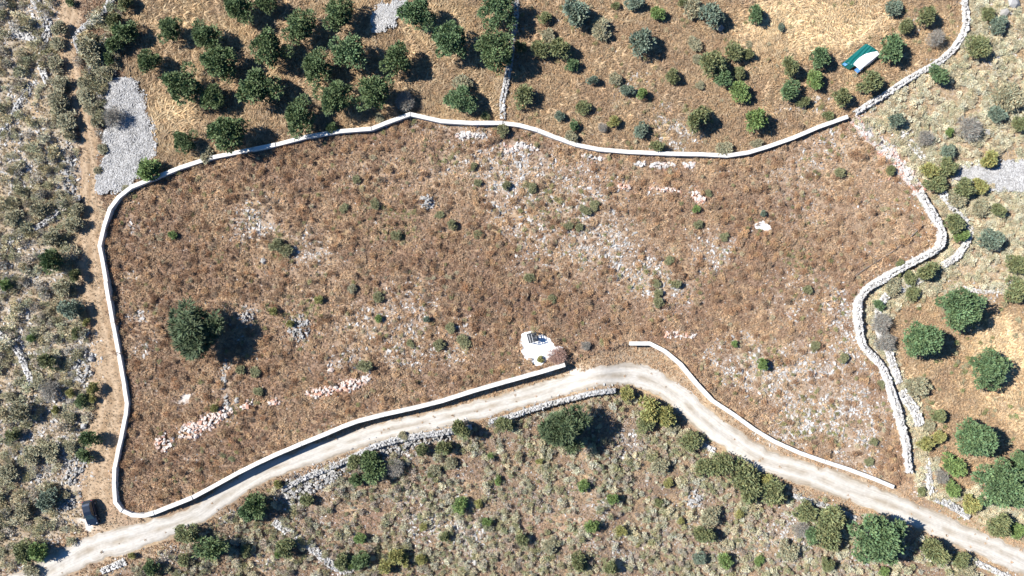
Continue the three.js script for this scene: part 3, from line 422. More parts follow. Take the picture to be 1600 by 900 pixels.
function limb(a, b, r0, r1, bend = 0.1, seg = 5) {
  const m = a.clone().lerp(b, 0.5).add(V(bend, Math.abs(bend) * 0.6, -bend)), c = new THREE.QuadraticBezierCurve3(a, m, b), g = new THREE.TubeGeometry(c, seg, 1, 6), p = g.attributes.position;
  for (let i = 0; i <= seg; i++) { const o = c.getPointAt(i / seg), rr = lerp(r0, r1, i / seg); for (let k = 0; k <= 6; k++) { const q = i * 7 + k; p.setXYZ(q, o.x + (p.getX(q) - o.x) * rr, o.y + (p.getY(q) - o.y) * rr, o.z + (p.getZ(q) - o.z) * rr); } }
  g.computeVertexNormals(); return g;
}
const bark = std(rgb(0.16, 0.125, 0.095), 1), greyTwig = std(rgb(0.25, 0.235, 0.225), 1);
const leafMat = {};
for (const [k, c, words] of [['dk', [0.1, 0.145, 0.055], 'dark green'], ['ev', [0.08, 0.112, 0.05], 'blackish green'], ['md', [0.105, 0.165, 0.07], 'mid green'], ['ol', [0.16, 0.175, 0.075], 'olive green'], ['gr', [0.27, 0.25, 0.155], 'grey green'], ['br', [0.15, 0.215, 0.065], 'bright green'], ['ye', [0.26, 0.25, 0.085], 'yellow green'], ['bl', [0.15, 0.19, 0.135], 'bluish green'], ['de', [0.27, 0.25, 0.215], 'bare grey'], ['mu', [0.19, 0.19, 0.095], 'dull green'], ['rd', [0.3, 0.19, 0.15], 'dry reddish']])
  leafMat[k] = { m: std(rgb(...c), 0.75, { vertexColors: true, side: THREE.DoubleSide }), words };
// trees: trunk, limbs and crown, several of each so that no two neighbours match
function treeKit(seed, o) {
  const g = leaves(seed, o), L = g.userData.lobes, r = rng(seed + 5), fork = V((r() - .5) * .3, o.H * 0.3, (r() - .5) * .3);
  return { crown: g, trunk: limb(V(0, -0.3, 0), fork, o.R * 0.09, o.R * 0.06, 0.08), limbs: [3, 6, 8, 10, 12].filter(i => i < L.length).map(i => limb(fork, L[i].c, o.R * 0.045, o.R * 0.012, (r() - .5) * .5)), R: o.R + o.lobe * 0.75, H: o.H };
}
const orchardKits = [1, 2, 3, 4, 5].map(i => treeKit(500 + i, { R: 2.6, H: 3.2, base: 0.35, lobes: 22, lobe: 0.66, n: 4800, len: 0.3, wid: 0.08, ragged: 0.95, loose: 0.35 }));
const roundKits = [1, 2, 3, 4].map(i => treeKit(540 + i, { R: 2.8, H: 3.8, base: 0.3, lobes: 27, lobe: 0.66, n: 5800, len: 0.28, wid: 0.085, ragged: 0.85, loose: 0.3 }));
const everKits = [1, 2].map(i => treeKit(560 + i, { R: 3.6, H: 6.2, base: 0.12, lobes: 60, lobe: 0.6, n: 8500, len: 0.62, wid: 0.07, ragged: 0.9, spiky: 1.8, loose: 0.4 }));
const bushKits = [1, 2, 3, 4, 5, 6, 7, 8].map(i => ({ foliage: leaves(600 + i, { R: 0.78, H: 1.15, base: 0.25, lobes: 13, lobe: 0.3, n: 1900, len: 0.19, wid: 0.045, ragged: 0.85, loose: 0.55 }), R: 1.05, H: 1.3 }));
const twigKits = [1, 2].map(i => ({ foliage: leaves(620 + i, { R: 0.8, H: 1.0, base: 0.3, lobes: 16, lobe: 0.32, n: 2000, len: 0.3, wid: 0.014, ragged: 0.3, spiky: 2.2 }), R: 1.1, H: 1.2 }));
for (const k of [...bushKits, ...twigKits]) { const r = rng(k.R * 99), L = k.foliage.userData.lobes; k.stem = mergeGeometries([1, 4, 7, 9, 12].map(i => limb(V(0, -0.15, 0), L[i].c, 0.035, 0.012, (r() - .5) * .2, 3))); }
function plantTree(kit, mat, px, py, rpx, label, group, seed, tall = 1) {
  const s = rpx * 0.1 / kit.R, hc = kit.H * s * tall * 0.62, [x, z] = W(px, py, hc), r = rng(seed), g = thing('tree', label, 'tree', x, H(x, z), z, r() * 6.3, group);
  part('trunk', kit.trunk, bark, g); for (const l of kit.limbs) part('limb', l, bark, g); part('crown', kit.crown, mat, g);
  g.scale.set(s * (0.94 + r() * .12), s * tall, s * (0.94 + r() * .12)); return g;
}
let seedN = 900;
function plantBush(kit, mat, px, py, rpx, label, group, stemMat = bark) {
  const s = rpx * 0.1 / kit.R, hc = kit.H * s * 0.6, [x, z] = W(px, py, hc), r = rng(seedN++), g = thing('bush', label, 'bush', x, H(x, z), z, r() * 6.3, group);
  part('foliage', kit.foliage, mat, g); part('stem', kit.stem, stemMat, g);
  const low = mat === leafMat.gr.m || mat === leafMat.mu.m ? 0.7 : 1; g.scale.set(s * (0.85 + r() * .3), s * low * (0.8 + r() * .35), s * (0.85 + r() * .3)); return g;
}
const ORD = ['first', 'second', 'third', 'fourth', 'fifth', 'sixth', 'seventh', 'eighth', 'ninth', 'tenth', 'eleventh', 'twelfth'];
// trees and bushes in named neighbourhoods: alike ones of a neighbourhood are told apart by their order from the left
function neighbourhood(where, group, list) {
  const words = list.map(([px, py, r, k, T]) => T ? `${T === 'e' ? 'large spiky' : r > 34 ? 'large' : r > 27 ? 'medium' : 'small'} ${leafMat[k].words} tree` : `${r < 9 ? 'tiny' : r < 14 ? 'small' : r < 20 ? 'mid-sized' : 'broad'} ${leafMat[k].words} bush`);
  list.forEach(([px, py, r, k, T, tall], i) => {
    const same = words.map((w, j) => [w, j]).filter(([w]) => w === words[i]).map(([, j]) => j).sort((a, b) => list[a][0] - list[b][0] || list[a][1] - list[b][1]);
    const label = `${words[i]} ${where}` + (same.length > 1 ? `, ${ORD[same.indexOf(i)]} from left` : ''), sd = px * 31 + py;
    if (T) plantTree(T === 'e' ? everKits[sd % 2] : T === 'r' ? roundKits[sd % 4] : orchardKits[sd % 5], leafMat[k].m, px, py, T === 'e' ? r : r * 1.12, label, group, sd, tall ?? 1);
    else plantBush(k === 'de' || k === 'rd' ? twigKits[sd % 2] : bushKits[sd % 8], leafMat[k].m, px, py, r, label, group, k === 'de' ? greyTwig : bark);
  });
}
const OR = 'orchard trees above the white wall';
neighbourhood('in the orchard row nearest the top edge', OR, [[370, 15, 29, 'dk', 'o'], [415, 8, 20, 'dk', 'o'], [533, 27, 31, 'dk', 'o'], [650, 24, 34, 'md', 'o'], [778, 13, 30, 'md', 'r']]);
neighbourhood('in the second orchard row', OR, [[267, 45, 23, 'dk', 'o'], [320, 60, 27, 'dk', 'o'], [420, 73, 32, 'dk', 'o'], [472, 48, 30, 'dk', 'o'], [550, 82, 32, 'md', 'o'], [622, 92, 30, 'dk', 'o'], [702, 66, 33, 'md', 'r'], [773, 78, 34, 'dk', 'r']]);
neighbourhood('in the third orchard row', OR, [[234, 97, 23, 'dk', 'o'], [345, 101, 34, 'dk', 'o'], [283, 135, 34, 'dk', 'o'], [492, 103, 29, 'dk', 'o'], [333, 153, 24, 'dk', 'o'], [404, 140, 36, 'dk', 'o']]);
neighbourhood('in the orchard row nearest the white wall', OR, [[358, 208, 36, 'dk', 'o'], [287, 221, 21, 'dk', 'o'], [465, 180, 31, 'dk', 'o'], [525, 158, 31, 'dk', 'o'], [585, 142, 34, 'dk', 'o'], [718, 156, 29, 'md', 'o', .8]]);
neighbourhood('at the upper left corner of the orchard', OR, [[180, 33, 15, 'ol'], [200, 52, 21, 'dk'], [177, 68, 17, 'dk'], [140, 75, 22, 'gr'], [196, 4, 16, 'ol'], [170, 92, 12, 'dk'], [186, 48, 13, 'br']]);
neighbourhood('beside the gravel patch', 'bushes near the gravel patch', [[178, 183, 16, 'de'], [160, 112, 14, 'gr'], [132, 150, 15, 'gr'], [140, 168, 15, 'gr'], [150, 188, 14, 'gr'], [128, 128, 13, 'gr'], [158, 232, 10, 'gr'], [150, 265, 8, 'gr'], [232, 266, 21, 'br']]);
neighbourhood('on the orchard side of the white wall', 'small bushes along the white wall', [[320, 243, 13, 'gr'], [632, 160, 15, 'de'], [722, 126, 19, 'gr'], [758, 180, 8, 'ol'], [593, 183, 9, 'gr'], [197, 296, 8, 'gr'], [518, 200, 11, 'dk']]);
const US = 'bushes on the slope above the white wall';
neighbourhood('right of the wall dividing the orchard', US, [[900, 20, 25, 'bl'], [852, 28, 13, 'ol'], [938, 46, 20, 'gr'], [875, 75, 20, 'ol'], [843, 76, 16, 'ol'], [858, 55, 13, 'gr'], [895, 100, 14, 'md'], [926, 126, 11, 'bl'], [820, 147, 20, 'ol'], [813, 75, 12, 'ol']]);
neighbourhood('at the top edge of the bushy slope', US, [[1002, 63, 24, 'bl'], [992, 5, 15, 'bl'], [1028, 20, 14, 'br'], [1112, 20, 21, 'bl'], [1085, 8, 18, 'gr'], [1180, 22, 16, 'md'], [1067, 4, 9, 'ol'], [962, 8, 8, 'ol']]);
neighbourhood('in the clump mid bushy slope', US, [[1110, 98, 24, 'ol'], [1146, 83, 16, 'ol'], [1132, 122, 18, 'md'], [1156, 141, 19, 'br'], [1156, 112, 12, 'ol'], [1169, 86, 11, 'ol'], [1087, 70, 12, 'gr'], [1095, 133, 9, 'gr'], [1170, 69, 7, 'gr'], [1090, 92, 10, 'gr']]);
neighbourhood('just above the white wall, centre right', US, [[910, 167, 13, 'ol'], [980, 140, 14, 'bl'], [1003, 147, 12, 'br'], [875, 181, 10, 'bl'], [896, 197, 10, 'md'], [893, 213, 13, 'gr'], [960, 190, 12, 'ye'], [1000, 203, 14, 'bl'], [1087, 187, 21, 'ol'], [1135, 232, 16, 'gr'], [1027, 230, 12, 'ol'], [1180, 185, 21, 'br'], [1185, 224, 10, 'gr'], [1050, 120, 14, 'ol'], [962, 122, 13, 'gr'], [942, 200, 8, 'de']]);
neighbourhood('around the tarpaulin shelter', US, [[1395, 12, 14, 'bl'], [1447, 25, 20, 'ol'], [1412, 43, 14, 'ol'], [1393, 75, 24, 'md'], [1280, 90, 18, 'md'], [1233, 105, 18, 'ol'], [1275, 125, 18, 'br'], [1231, 142, 18, 'md'], [1257, 160, 11, 'ol'], [1315, 152, 17, 'ol'], [1362, 128, 23, 'ol'], [1294, 180, 10, 'ol'], [1462, 60, 15, 'de'], [1220, 43, 7, 'bl']]);
const RS = 'bushes in the right scrub';
neighbourhood('in the scrub at the upper right corner', RS, [[1465, 120, 17, 'md'], [1398, 187, 15, 'bl'], [1545, 22, 13, 'ol'], [1560, 38, 16, 'bl'], [1530, 75, 19, 'ol'], [1583, 152, 24, 'gr'], [1560, 178, 16, 'bl'], [1590, 195, 14, 'ol'], [1483, 207, 9, 'br'], [1515, 200, 21, 'de'], [1445, 216, 12, 'de'], [1480, 235, 14, 'bl'], [1545, 249, 16, 'ye']]);
neighbourhood('between right-edge gravel and broad stone wall', RS, [[1480, 262, 17, 'ol'], [1450, 265, 15, 'ye'], [1465, 287, 19, 'ol'], [1505, 295, 20, 'ol'], [1532, 290, 15, 'ye'], [1500, 312, 17, 'gr'], [1532, 325, 14, 'gr'], [1560, 328, 15, 'ol'], [1490, 348, 19, 'ol'], [1503, 370, 12, 'br'], [1550, 375, 20, 'bl'], [1392, 265, 8, 'ol']]);
neighbourhood('at the bend of the broad stone wall', RS, [[1447, 423, 18, 'ol'], [1422, 437, 13, 'ol'], [1395, 450, 15, 'gr'], [1425, 458, 13, 'ol'], [1372, 475, 10, 'md'], [1375, 505, 15, 'de'], [1384, 535, 16, 'de'], [1403, 427, 7, 'ol'], [1408, 412, 7, 'ol'], [1590, 450, 20, 'ol'], [1590, 415, 18, 'ol']]);
neighbourhood('in the straw plot right of the stone walls', 'trees in the right-hand straw plot', [[1495, 480, 38, 'md', 'r'], [1440, 530, 37, 'md', 'r'], [1538, 573, 31, 'md', 'r'], [1522, 684, 39, 'md', 'r'], [1558, 758, 44, 'md', 'r'], [1596, 722, 24, 'md', 'r'], [1437, 602, 22, 'gr'], [1466, 650, 14, 'ol'], [1447, 692, 14, 'ye'], [1467, 684, 12, 'ye'], [1492, 731, 19, 'br'], [1487, 766, 14, 'br'], [1520, 790, 18, 'ye'], [1560, 822, 24, 'ol'], [1440, 768, 9, 'ol'], [1592, 830, 15, 'br'], [1452, 665, 11, 'gr'], [1470, 745, 12, 'de']]);
neighbourhood('by the lane edge at lower right', 'trees and bushes along the lower edge of the lane', [[1373, 845, 48, 'md', 'r'], [1462, 862, 26, 'ol'], [1500, 875, 17, 'ol'], [1514, 891, 15, 'gr'], [1300, 812, 27, 'ol'], [1298, 840, 24, 'ol'], [1262, 803, 18, 'ol'], [1215, 770, 24, 'ol'], [1255, 830, 13, 'de'], [1238, 868, 20, 'gr'], [1270, 838, 14, 'md'], [1295, 885, 13, 'ol'], [1385, 894, 10, 'br']]);
neighbourhood('on the bank inside the lane bend', 'trees and bushes along the lower edge of the lane', [[880, 676, 42, 'ev', 'e', 1], [980, 617, 15, 'ye'], [1020, 640, 24, 'ye'], [1042, 652, 20, 'ye'], [1015, 664, 18, 'ol'], [1056, 670, 14, 'gr'], [1083, 692, 22, 'ol'], [1105, 733, 18, 'ol'], [1135, 728, 21, 'ol'], [1165, 750, 24, 'ol'], [1178, 772, 24, 'ol'], [1200, 752, 14, 'ye']]);
const SS = 'bushes in the scrub below the lane';
neighbourhood('in the scrub under the big dark evergreen', SS, [[913, 763, 12, 'br'], [959, 783, 12, 'br'], [925, 824, 13, 'br'], [972, 834, 12, 'ye'], [1047, 760, 9, 'ye'], [1035, 733, 16, 'gr'], [843, 725, 7, 'ye'], [815, 846, 12, 'ol'], [905, 885, 16, 'ol'], [955, 891, 14, 'ol'], [860, 862, 14, 'gr'], [1033, 790, 9, 'ol'], [1000, 856, 6, 'ye']]);
neighbourhood('in the scrub near the bottom edge, centre right', SS, [[1112, 815, 20, 'gr'], [1104, 840, 20, 'ol'], [1100, 880, 12, 'bl'], [1137, 880, 16, 'br'], [1160, 808, 9, 'ye'], [1068, 820, 8, 'ye'], [1190, 882, 10, 'br']]);
neighbourhood('below the lane, left of the big dark evergreen', SS, [[720, 672, 19, 'ol'], [785, 664, 16, 'ol'], [690, 702, 16, 'ol'], [657, 707, 14, 'ol'], [615, 735, 17, 'de'], [580, 738, 25, 'dk'], [550, 726, 16, 'ol'], [574, 718, 16, 'dk'], [553, 755, 13, 'dk'], [614, 730, 12, 'ol'], [675, 738, 12, 'gr'], [473, 787, 14, 'ol'], [628, 684, 9, 'gr'], [702, 728, 12, 'gr'], [672, 745, 8, 'ol']]);
neighbourhood('in the scrub at lower left of centre', SS, [[720, 795, 15, 'br'], [762, 822, 10, 'br'], [747, 791, 8, 'ye'], [777, 756, 8, 'br'], [766, 718, 8, 'br'], [558, 848, 12, 'br'], [560, 882, 18, 'dk'], [530, 884, 16, 'ol'], [545, 888, 9, 'br'], [615, 875, 15, 'ye'], [600, 893, 14, 'ye'], [628, 882, 12, 'ye'], [655, 880, 10, 'ye'], [693, 845, 11, 'ol'], [660, 829, 7, 'ye'], [440, 862, 18, 'ol'], [428, 872, 10, 'br']]);
neighbourhood('below the lane at lower left', SS, [[395, 793, 26, 'dk'], [380, 806, 18, 'md'], [327, 862, 28, 'dk'], [290, 838, 19, 'ol'], [237, 889, 14, 'dk'], [60, 862, 20, 'br'], [38, 866, 19, 'ol'], [378, 868, 11, 'ol'], [283, 878, 11, 'ol'], [207, 868, 7, 'ye'], [430, 760, 9, 'ye'], [45, 892, 14, 'gr'], [100, 775, 10, 'gr']]);
const LS = 'bushes in the left scrub';
neighbourhood('along the earth track near the upper left corner', LS, [[92, 44, 15, 'gr'], [88, 66, 13, 'gr'], [85, 98, 14, 'gr'], [92, 130, 16, 'gr'], [90, 155, 20, 'gr'], [100, 190, 18, 'gr'], [108, 212, 13, 'gr'], [110, 3, 9, 'dk']]);
neighbourhood('in the scrub by the slanting left wall', LS, [[85, 406, 23, 'dk'], [8, 445, 12, 'br'], [110, 484, 21, 'bl'], [120, 328, 13, 'gr'], [112, 350, 16, 'gr'], [80, 370, 18, 'gr'], [118, 430, 13, 'ol'], [50, 528, 9, 'br'], [75, 562, 15, 'ol'], [135, 503, 8, 'ye'], [60, 325, 16, 'gr'], [20, 340, 18, 'gr'], [100, 450, 16, 'gr'], [120, 520, 12, 'ol'], [65, 600, 14, 'gr']]);
neighbourhood('in the lower left scrub beside the earth track', LS, [[148, 607, 12, 'ye'], [145, 624, 8, 'ye'], [110, 614, 10, 'ye'], [86, 640, 9, 'ye'], [140, 683, 18, 'dk'], [132, 711, 14, 'dk'], [72, 783, 17, 'bl'], [75, 705, 18, 'gr'], [48, 710, 18, 'gr'], [30, 645, 22, 'gr'], [20, 680, 14, 'ol'], [108, 652, 13, 'gr'], [108, 700, 15, 'gr'], [35, 800, 18, 'gr'], [10, 740, 18, 'gr'], [75, 610, 18, 'de'], [128, 625, 12, 'dk'], [15, 620, 12, 'gr']]);
const FS = 'small bushes in the walled field';
neighbourhood('in the left half of the field', FS, [[308, 520, 50, 'ev', 'e', .75], [433, 383, 15, 'mu'], [445, 390, 12, 'mu'], [269, 367, 8, 'br'], [398, 582, 11, 'mu'], [376, 578, 9, 'mu'], [404, 612, 9, 'mu'], [453, 505, 8, 'ye'], [428, 486, 8, 'ye'], [361, 717, 6, 'mu'], [349, 713, 5, 'mu'], [336, 637, 8, 'ye'], [498, 468, 9, 'ye'], [538, 325, 9, 'mu'], [585, 320, 9, 'mu']]);
neighbourhood('in the middle of the field', FS, [[620, 368, 11, 'mu'], [590, 466, 10, 'mu'], [592, 497, 7, 'br'], [723, 532, 12, 'mu'], [685, 538, 11, 'mu'], [641, 537, 8, 'mu'], [704, 512, 10, 'mu'], [570, 572, 13, 'mu'], [707, 350, 10, 'mu'], [688, 335, 8, 'mu'], [745, 365, 9, 'mu'], [667, 499, 7, 'bl'], [555, 280, 9, 'mu'], [740, 260, 8, 'mu'], [790, 290, 9, 'mu'], [747, 285, 8, 'mu'], [832, 292, 9, 'mu'], [550, 450, 9, 'gr']]);
neighbourhood('in the right half of the field', FS, [[826, 433, 10, 'mu'], [862, 466, 9, 'mu'], [890, 353, 9, 'mu'], [915, 330, 10, 'mu'], [929, 321, 10, 'mu'], [905, 355, 7, 'mu'], [1028, 473, 10, 'mu'], [1028, 458, 8, 'mu'], [1025, 442, 8, 'mu'], [1058, 445, 10, 'mu'], [1088, 326, 8, 'br'], [1092, 350, 9, 'mu'], [1047, 407, 9, 'mu'], [1192, 334, 7, 'bl'], [1132, 370, 8, 'mu'], [1190, 568, 12, 'br'], [1147, 537, 7, 'br'], [1262, 452, 9, 'mu'], [1313, 268, 10, 'mu'], [1108, 302, 7, 'mu'], [844, 562, 6, 'ye'], [872, 556, 14, 'rd'], [915, 540, 8, 'de'], [785, 203, 12, 'mu'], [1275, 540, 8, 'mu'], [1320, 560, 10, 'mu'], [1378, 600, 7, 'mu'], [1360, 722, 8, 'mu'], [1366, 690, 8, 'mu']]);

// ------------------------------------------------------------------ ground cover (nobody could count it)
function tuft(seed, n, len, spread, wid, lie = 0) {
  const r = rng(seed), pos = [], col = [], p = V(), d = V(), s = V();
  for (let i = 0; i < n; i++) {
    const a = lie ? (r() - .5) * 1.3 : r() * 6.283, b = (r() * r()) * spread * 0.6, ba = r() * 6.3, x0 = Math.cos(ba) * b, z0 = Math.sin(ba) * b, L = len * (0.55 + r() * 0.7), el = lie ? 0.25 + r() * 0.3 : 0.35 + r() * 0.95;
    d.set(Math.cos(a) * Math.cos(el), Math.sin(el), Math.sin(a) * Math.cos(el)); s.set(-Math.sin(a + (r() - .5)), (r() - .5) * .8, Math.cos(a)).multiplyScalar(wid * (0.6 + r() * .8));
    const m = V(x0 + d.x * L * 0.55, d.y * L * 0.6, z0 + d.z * L * 0.55), e = V(x0 + d.x * L * 1.05, d.y * L * (0.85 - r() * .25), z0 + d.z * L * 1.05), A = V(x0 - s.x * .6, -0.03, z0 - s.z * .6), B = V(x0 + s.x * .6, -0.03, z0 + s.z * .6), C = m.clone().add(s), D = m.clone().sub(s);
    for (const q of [A, B, C, A, C, D, D, C, e]) pos.push(q.x, q.y, q.z);
    const t = 0.65 + r() * 0.7, h = (r() - .5) * .16; for (let k = 0; k < 9; k++) col.push(t * (1 + h), t, t * (1 - h));
  }
  const g = new THREE.BufferGeometry(); g.setAttribute('position', new THREE.Float32BufferAttribute(pos, 3)); g.setAttribute('color', new THREE.Float32BufferAttribute(col, 3)); g.computeVertexNormals(); return g;
}
const tufts = [tuft(1, 26, 0.36, 0.36, 0.024), tuft(2, 28, 0.32, 0.5, 0.022), tuft(3, 22, 0.42, 0.3, 0.024), tuft(4, 26, 0.75, 0.5, 0.028, 1), tuft(5, 26, 0.65, 0.6, 0.026, 1)];
const cushions = [1, 2, 3, 4].map(i => leaves(640 + i, { R: 0.62, H: 0.62, base: 0.3, lobes: 9, lobe: 0.25, n: 240, len: 0.2, wid: 0.05, ragged: 0.8, spiky: 1.0, loose: 0.5 }));
const vcMat = std(rgb(1, 1, 1), 0.95, { vertexColors: true, side: THREE.DoubleSide });
{
  const grass = new Scatter(tufts, vcMat), straw = new Scatter(tufts, vcMat), scrub = new Scatter(cushions, vcMat), scree = new Scatter(stones, stoneMat), r = rng(77);
  const step = 2.7, jc = (c, v) => { const t = 1 + (r() - .5) * v, h = (r() - .5) * 0.12; return rgb(c[0] * t * (1 + h), c[1] * t, c[2] * t * (1 - h)); };
  for (let py0 = -50; py0 < 952; py0 += step) for (let px0 = -60; px0 < 1662; px0 += step) {
    const px = px0 + (r() - .5) * step * 1.6, py = py0 + (r() - .5) * step * 1.6, x = (px - 800) * 0.1, z = (py - 450) * 0.1;
    const bare = M.noGrass(px, py); if (bare > 0.85 || r() < bare) continue;
    const jx = px + (noise(x * 1.1, z * 1.1, 301) - .5) * 14, jy = py + (noise(x * 1.1, z * 1.1, 302) - .5) * 14;
    const road = M.road(px + (noise(x, z, 303) - .5) * 6, py), track = M.track(jx, jy), rock = M.rock(jx, jy), pink = M.pink(jx, jy), left = M.left(px, py), south = M.south(jx, jy), right = M.right(px, py), rs = M.rstraw(jx, jy), orch = M.orchard(px, py), up = M.upmid(px, py), field = M.field(px, py), gold = M.gold(jx, jy), dark = M.dark(jx, jy), mid = M.mid(px, py), verge = M.verge(px, py);
    if (road > 0.5 && r() > 0.015) continue;
    if (M.pale(px, py) > 0.4) continue;
    const cl = fbm(x * 0.55, z * 0.55, 311, 3), cl2 = noise(x * 0.23, z * 0.23, 312), y = H(x, z);
    // stones
    const base = 0.03 + field * (0.02 + 0.1 * cl2 + 0.1 * M.lite(jx, jy)) + 0.2 * south + 0.22 * left + 0.05 * right * (1 - rs) + (track > .3 ? 0.01 : 0);
    const pr = clamp(base + rock * 1.3 * sstep(0.3, 0.56, cl) + pink * 0.9 * sstep(0.2, 0.5, cl));
    if (road < 0.4 && r() < pr * (track > 0.4 ? 0.3 : 1)) {
      const k = 1 + (r() < pr ? 1 : 0);
      for (let i = 0; i < k; i++) { const s = 0.045 + 0.15 * r() * r() * r() + (rock + pink > 0.3 && r() < 0.2 ? 0.16 * r() : 0), a = x + (r() - .5) * .35, b = z + (r() - .5) * .35; scree.add(Math.floor(r() * 6), a, y + s * 0.25, b, s * (1.1 + r() * .4), s * .8, s, r() * 6.3, pink > 0.25 && r() < pink * .9 ? pinkStone(r) : r() < .5 ? whiteStone(r) : greyStone(r), (r() - .5) * .6, r() * 6); }
      if (r() < 0.6) continue;
    }
    // low grey-green cushions of spiny scrub
    let ps = 0, sz = 0.5, pal = null;
    if (south > 0.5) { ps = 0.36 * sstep(0.36, 0.5, cl) + 0.03; sz = 0.2 + r() * r() * 0.6; pal = [[0.46, 0.425, 0.28], [0.58, 0.54, 0.38], [0.38, 0.36, 0.22], [0.3, 0.3, 0.16], [0.4, 0.33, 0.26], [0.5, 0.47, 0.36]]; }
    else if (left > 0.5 || mid > 0.5) { ps = 0.17 * sstep(0.36, 0.55, cl) + 0.012 + mid * .08; sz = 0.45 + r() * r() * 0.9; pal = [[0.42, 0.375, 0.24], [0.36, 0.33, 0.2], [0.48, 0.43, 0.29], [0.31, 0.3, 0.18], [0.36, 0.32, 0.26]]; }
    else if (right > 0.5 && rs < 0.5) { ps = 0.42 * sstep(0.36, 0.55, cl) + 0.04; sz = 0.3 + r() * 0.35; pal = [[0.56, 0.51, 0.36], [0.62, 0.57, 0.41], [0.46, 0.43, 0.28], [0.46, 0.4, 0.27]]; }
    else if (field > .5 || up > .5) { ps = 0.03 * cl2 + 0.1 * rock * cl + 0.3 * M.green(jx, jy) * sstep(.4, .6, cl); sz = 0.22 + r() * 0.25; pal = [[0.34, 0.3, 0.16], [0.26, 0.25, 0.11], [0.42, 0.36, 0.23]]; const pb = 0.1 * sstep(0.4, 0.62, fbm(x * 0.8, z * 0.8, 331, 2)) * field * (1 - rock * .5) + dark * .05; if (r() < pb) { ps = 9; sz = 0.28 + r() * 0.38; pal = [[0.36, 0.22, 0.125], [0.28, 0.17, 0.1], [0.45, 0.3, 0.17], [0.33, 0.23, 0.15]]; } }
    else if (rs > .3) { ps = 0.04 * cl2; sz = .3 + r() * .3; pal = [[.3, .28, .17], [.2, .22, .09]]; }
    if (pal && track < 0.45 && road < 0.3 && r() < ps * (1 - verge * .8)) {
      const c = pal[Math.floor(r() * pal.length)], s = sz / 0.85; scrub.add(Math.floor(r() * 4), x, y - 0.02, z, s, s * (south > .5 ? 1.0 + r() * .7 : 0.7 + r() * .6), s * (0.8 + r() * .4), r() * 6.3, jc(c, .45)); if (r() < .7) continue;
    }
    // dry grass
    let pg = 0.8, c = [0.34, 0.23, 0.15], lie = 0, s = 0.8 + r() * 0.6;
    if (field > 0.5) { const t = clamp((cl - .5) * 2.6 + .42 + (r() - .5) * .6); c = [lerp(0.27, 0.48, t), lerp(0.17, 0.335, t), lerp(0.108, 0.205, t)]; pg = 0.62 - 0.3 * rock - .15 * M.lite(jx, jy); s *= 0.6 + 0.75 * cl; }
    else if (orch > 0.5) { const t = clamp(gold * 0.8 + cl - .3); c = [lerp(0.31, 0.55, t), lerp(0.215, 0.4, t), lerp(0.13, 0.22, t)]; lie = gold > .3 ? .8 : .25; s *= 1 + gold * .3; }
    else if (up > 0.5 || rs > 0.4) { const t = clamp(gold * 0.9 + cl * .9 - .3); c = [lerp(0.32, 0.58, t), lerp(0.22, 0.425, t), lerp(0.135, 0.24, t)]; lie = gold > .4 ? .7 : .1; }
    else if (track > 0.45) { pg = 0.42; c = [0.46, 0.35, 0.23]; s *= 0.35 + 0.35 * cl; }
    else if (verge > 0.45) { pg = 0.7; c = [0.42, 0.29, 0.18]; s *= .5 + .5 * cl; }
    else if (south > 0.5) { pg = 0.5; c = [0.34, 0.245, 0.16]; s *= .8; }
    else if (left > 0.5) { pg = 0.4; c = [0.38, 0.3, 0.19]; s *= .8; }
    else if (right > .5) { pg = 0.6; c = [0.45, 0.34, 0.21]; s *= .75; }
    else if (verge > 0.3) { pg = 0.75; c = [0.42, 0.29, 0.18]; s *= .5 + .5 * cl; }
    if (dark > 0.05) { const t = dark * 0.85; c = [lerp(c[0], 0.235, t), lerp(c[1], 0.15, t), lerp(c[2], 0.105, t)]; }
    const lt = M.lite(jx, jy); if (field > .5 && lt > .05) { const t = lt * .6; c = [lerp(c[0], 0.5, t), lerp(c[1], 0.37, t), lerp(c[2], 0.245, t)]; }
    const gn = M.green(jx, jy); if (gn > .1 && r() < gn * .5) c = [0.24, 0.24, 0.1];
    if (r() > pg) continue;
    const l = r() < lie, k = l ? 3 + Math.floor(r() * 2) : Math.floor(r() * 3);
    (gold > 0.4 || orch > .5 ? straw : grass).add(k, x, y, z, s, s * (0.8 + r() * .4), s, l ? 0.5 + (fbm(x * .15, z * .15, 321, 2) - .5) * 7 : r() * 6.3, jc(c, 0.42));
  }
  for (const [sc, name, label, cat, pn] of [[grass, 'dry_grass', 'short brown dry grass covering the walled field and slopes', 'grass', 'tufts'], [straw, 'golden_grass', 'golden lying straw grass in the orchard and upper plots', 'grass', 'tufts'], [scrub, 'scrub', 'low grey green cushion scrub spread over the rocky ground', 'scrub', 'cushions'], [scree, 'scattered_stones', 'loose pale limestone scattered over the whole hillside', 'stones', 'loose_stones']]) {
    const g = thing(name, label, cat, 0, 0, 0); g.userData.kind = 'stuff'; sc.build(pn, g); console.log(name, sc.l.map(l => l.length).join(' '));
  }
}

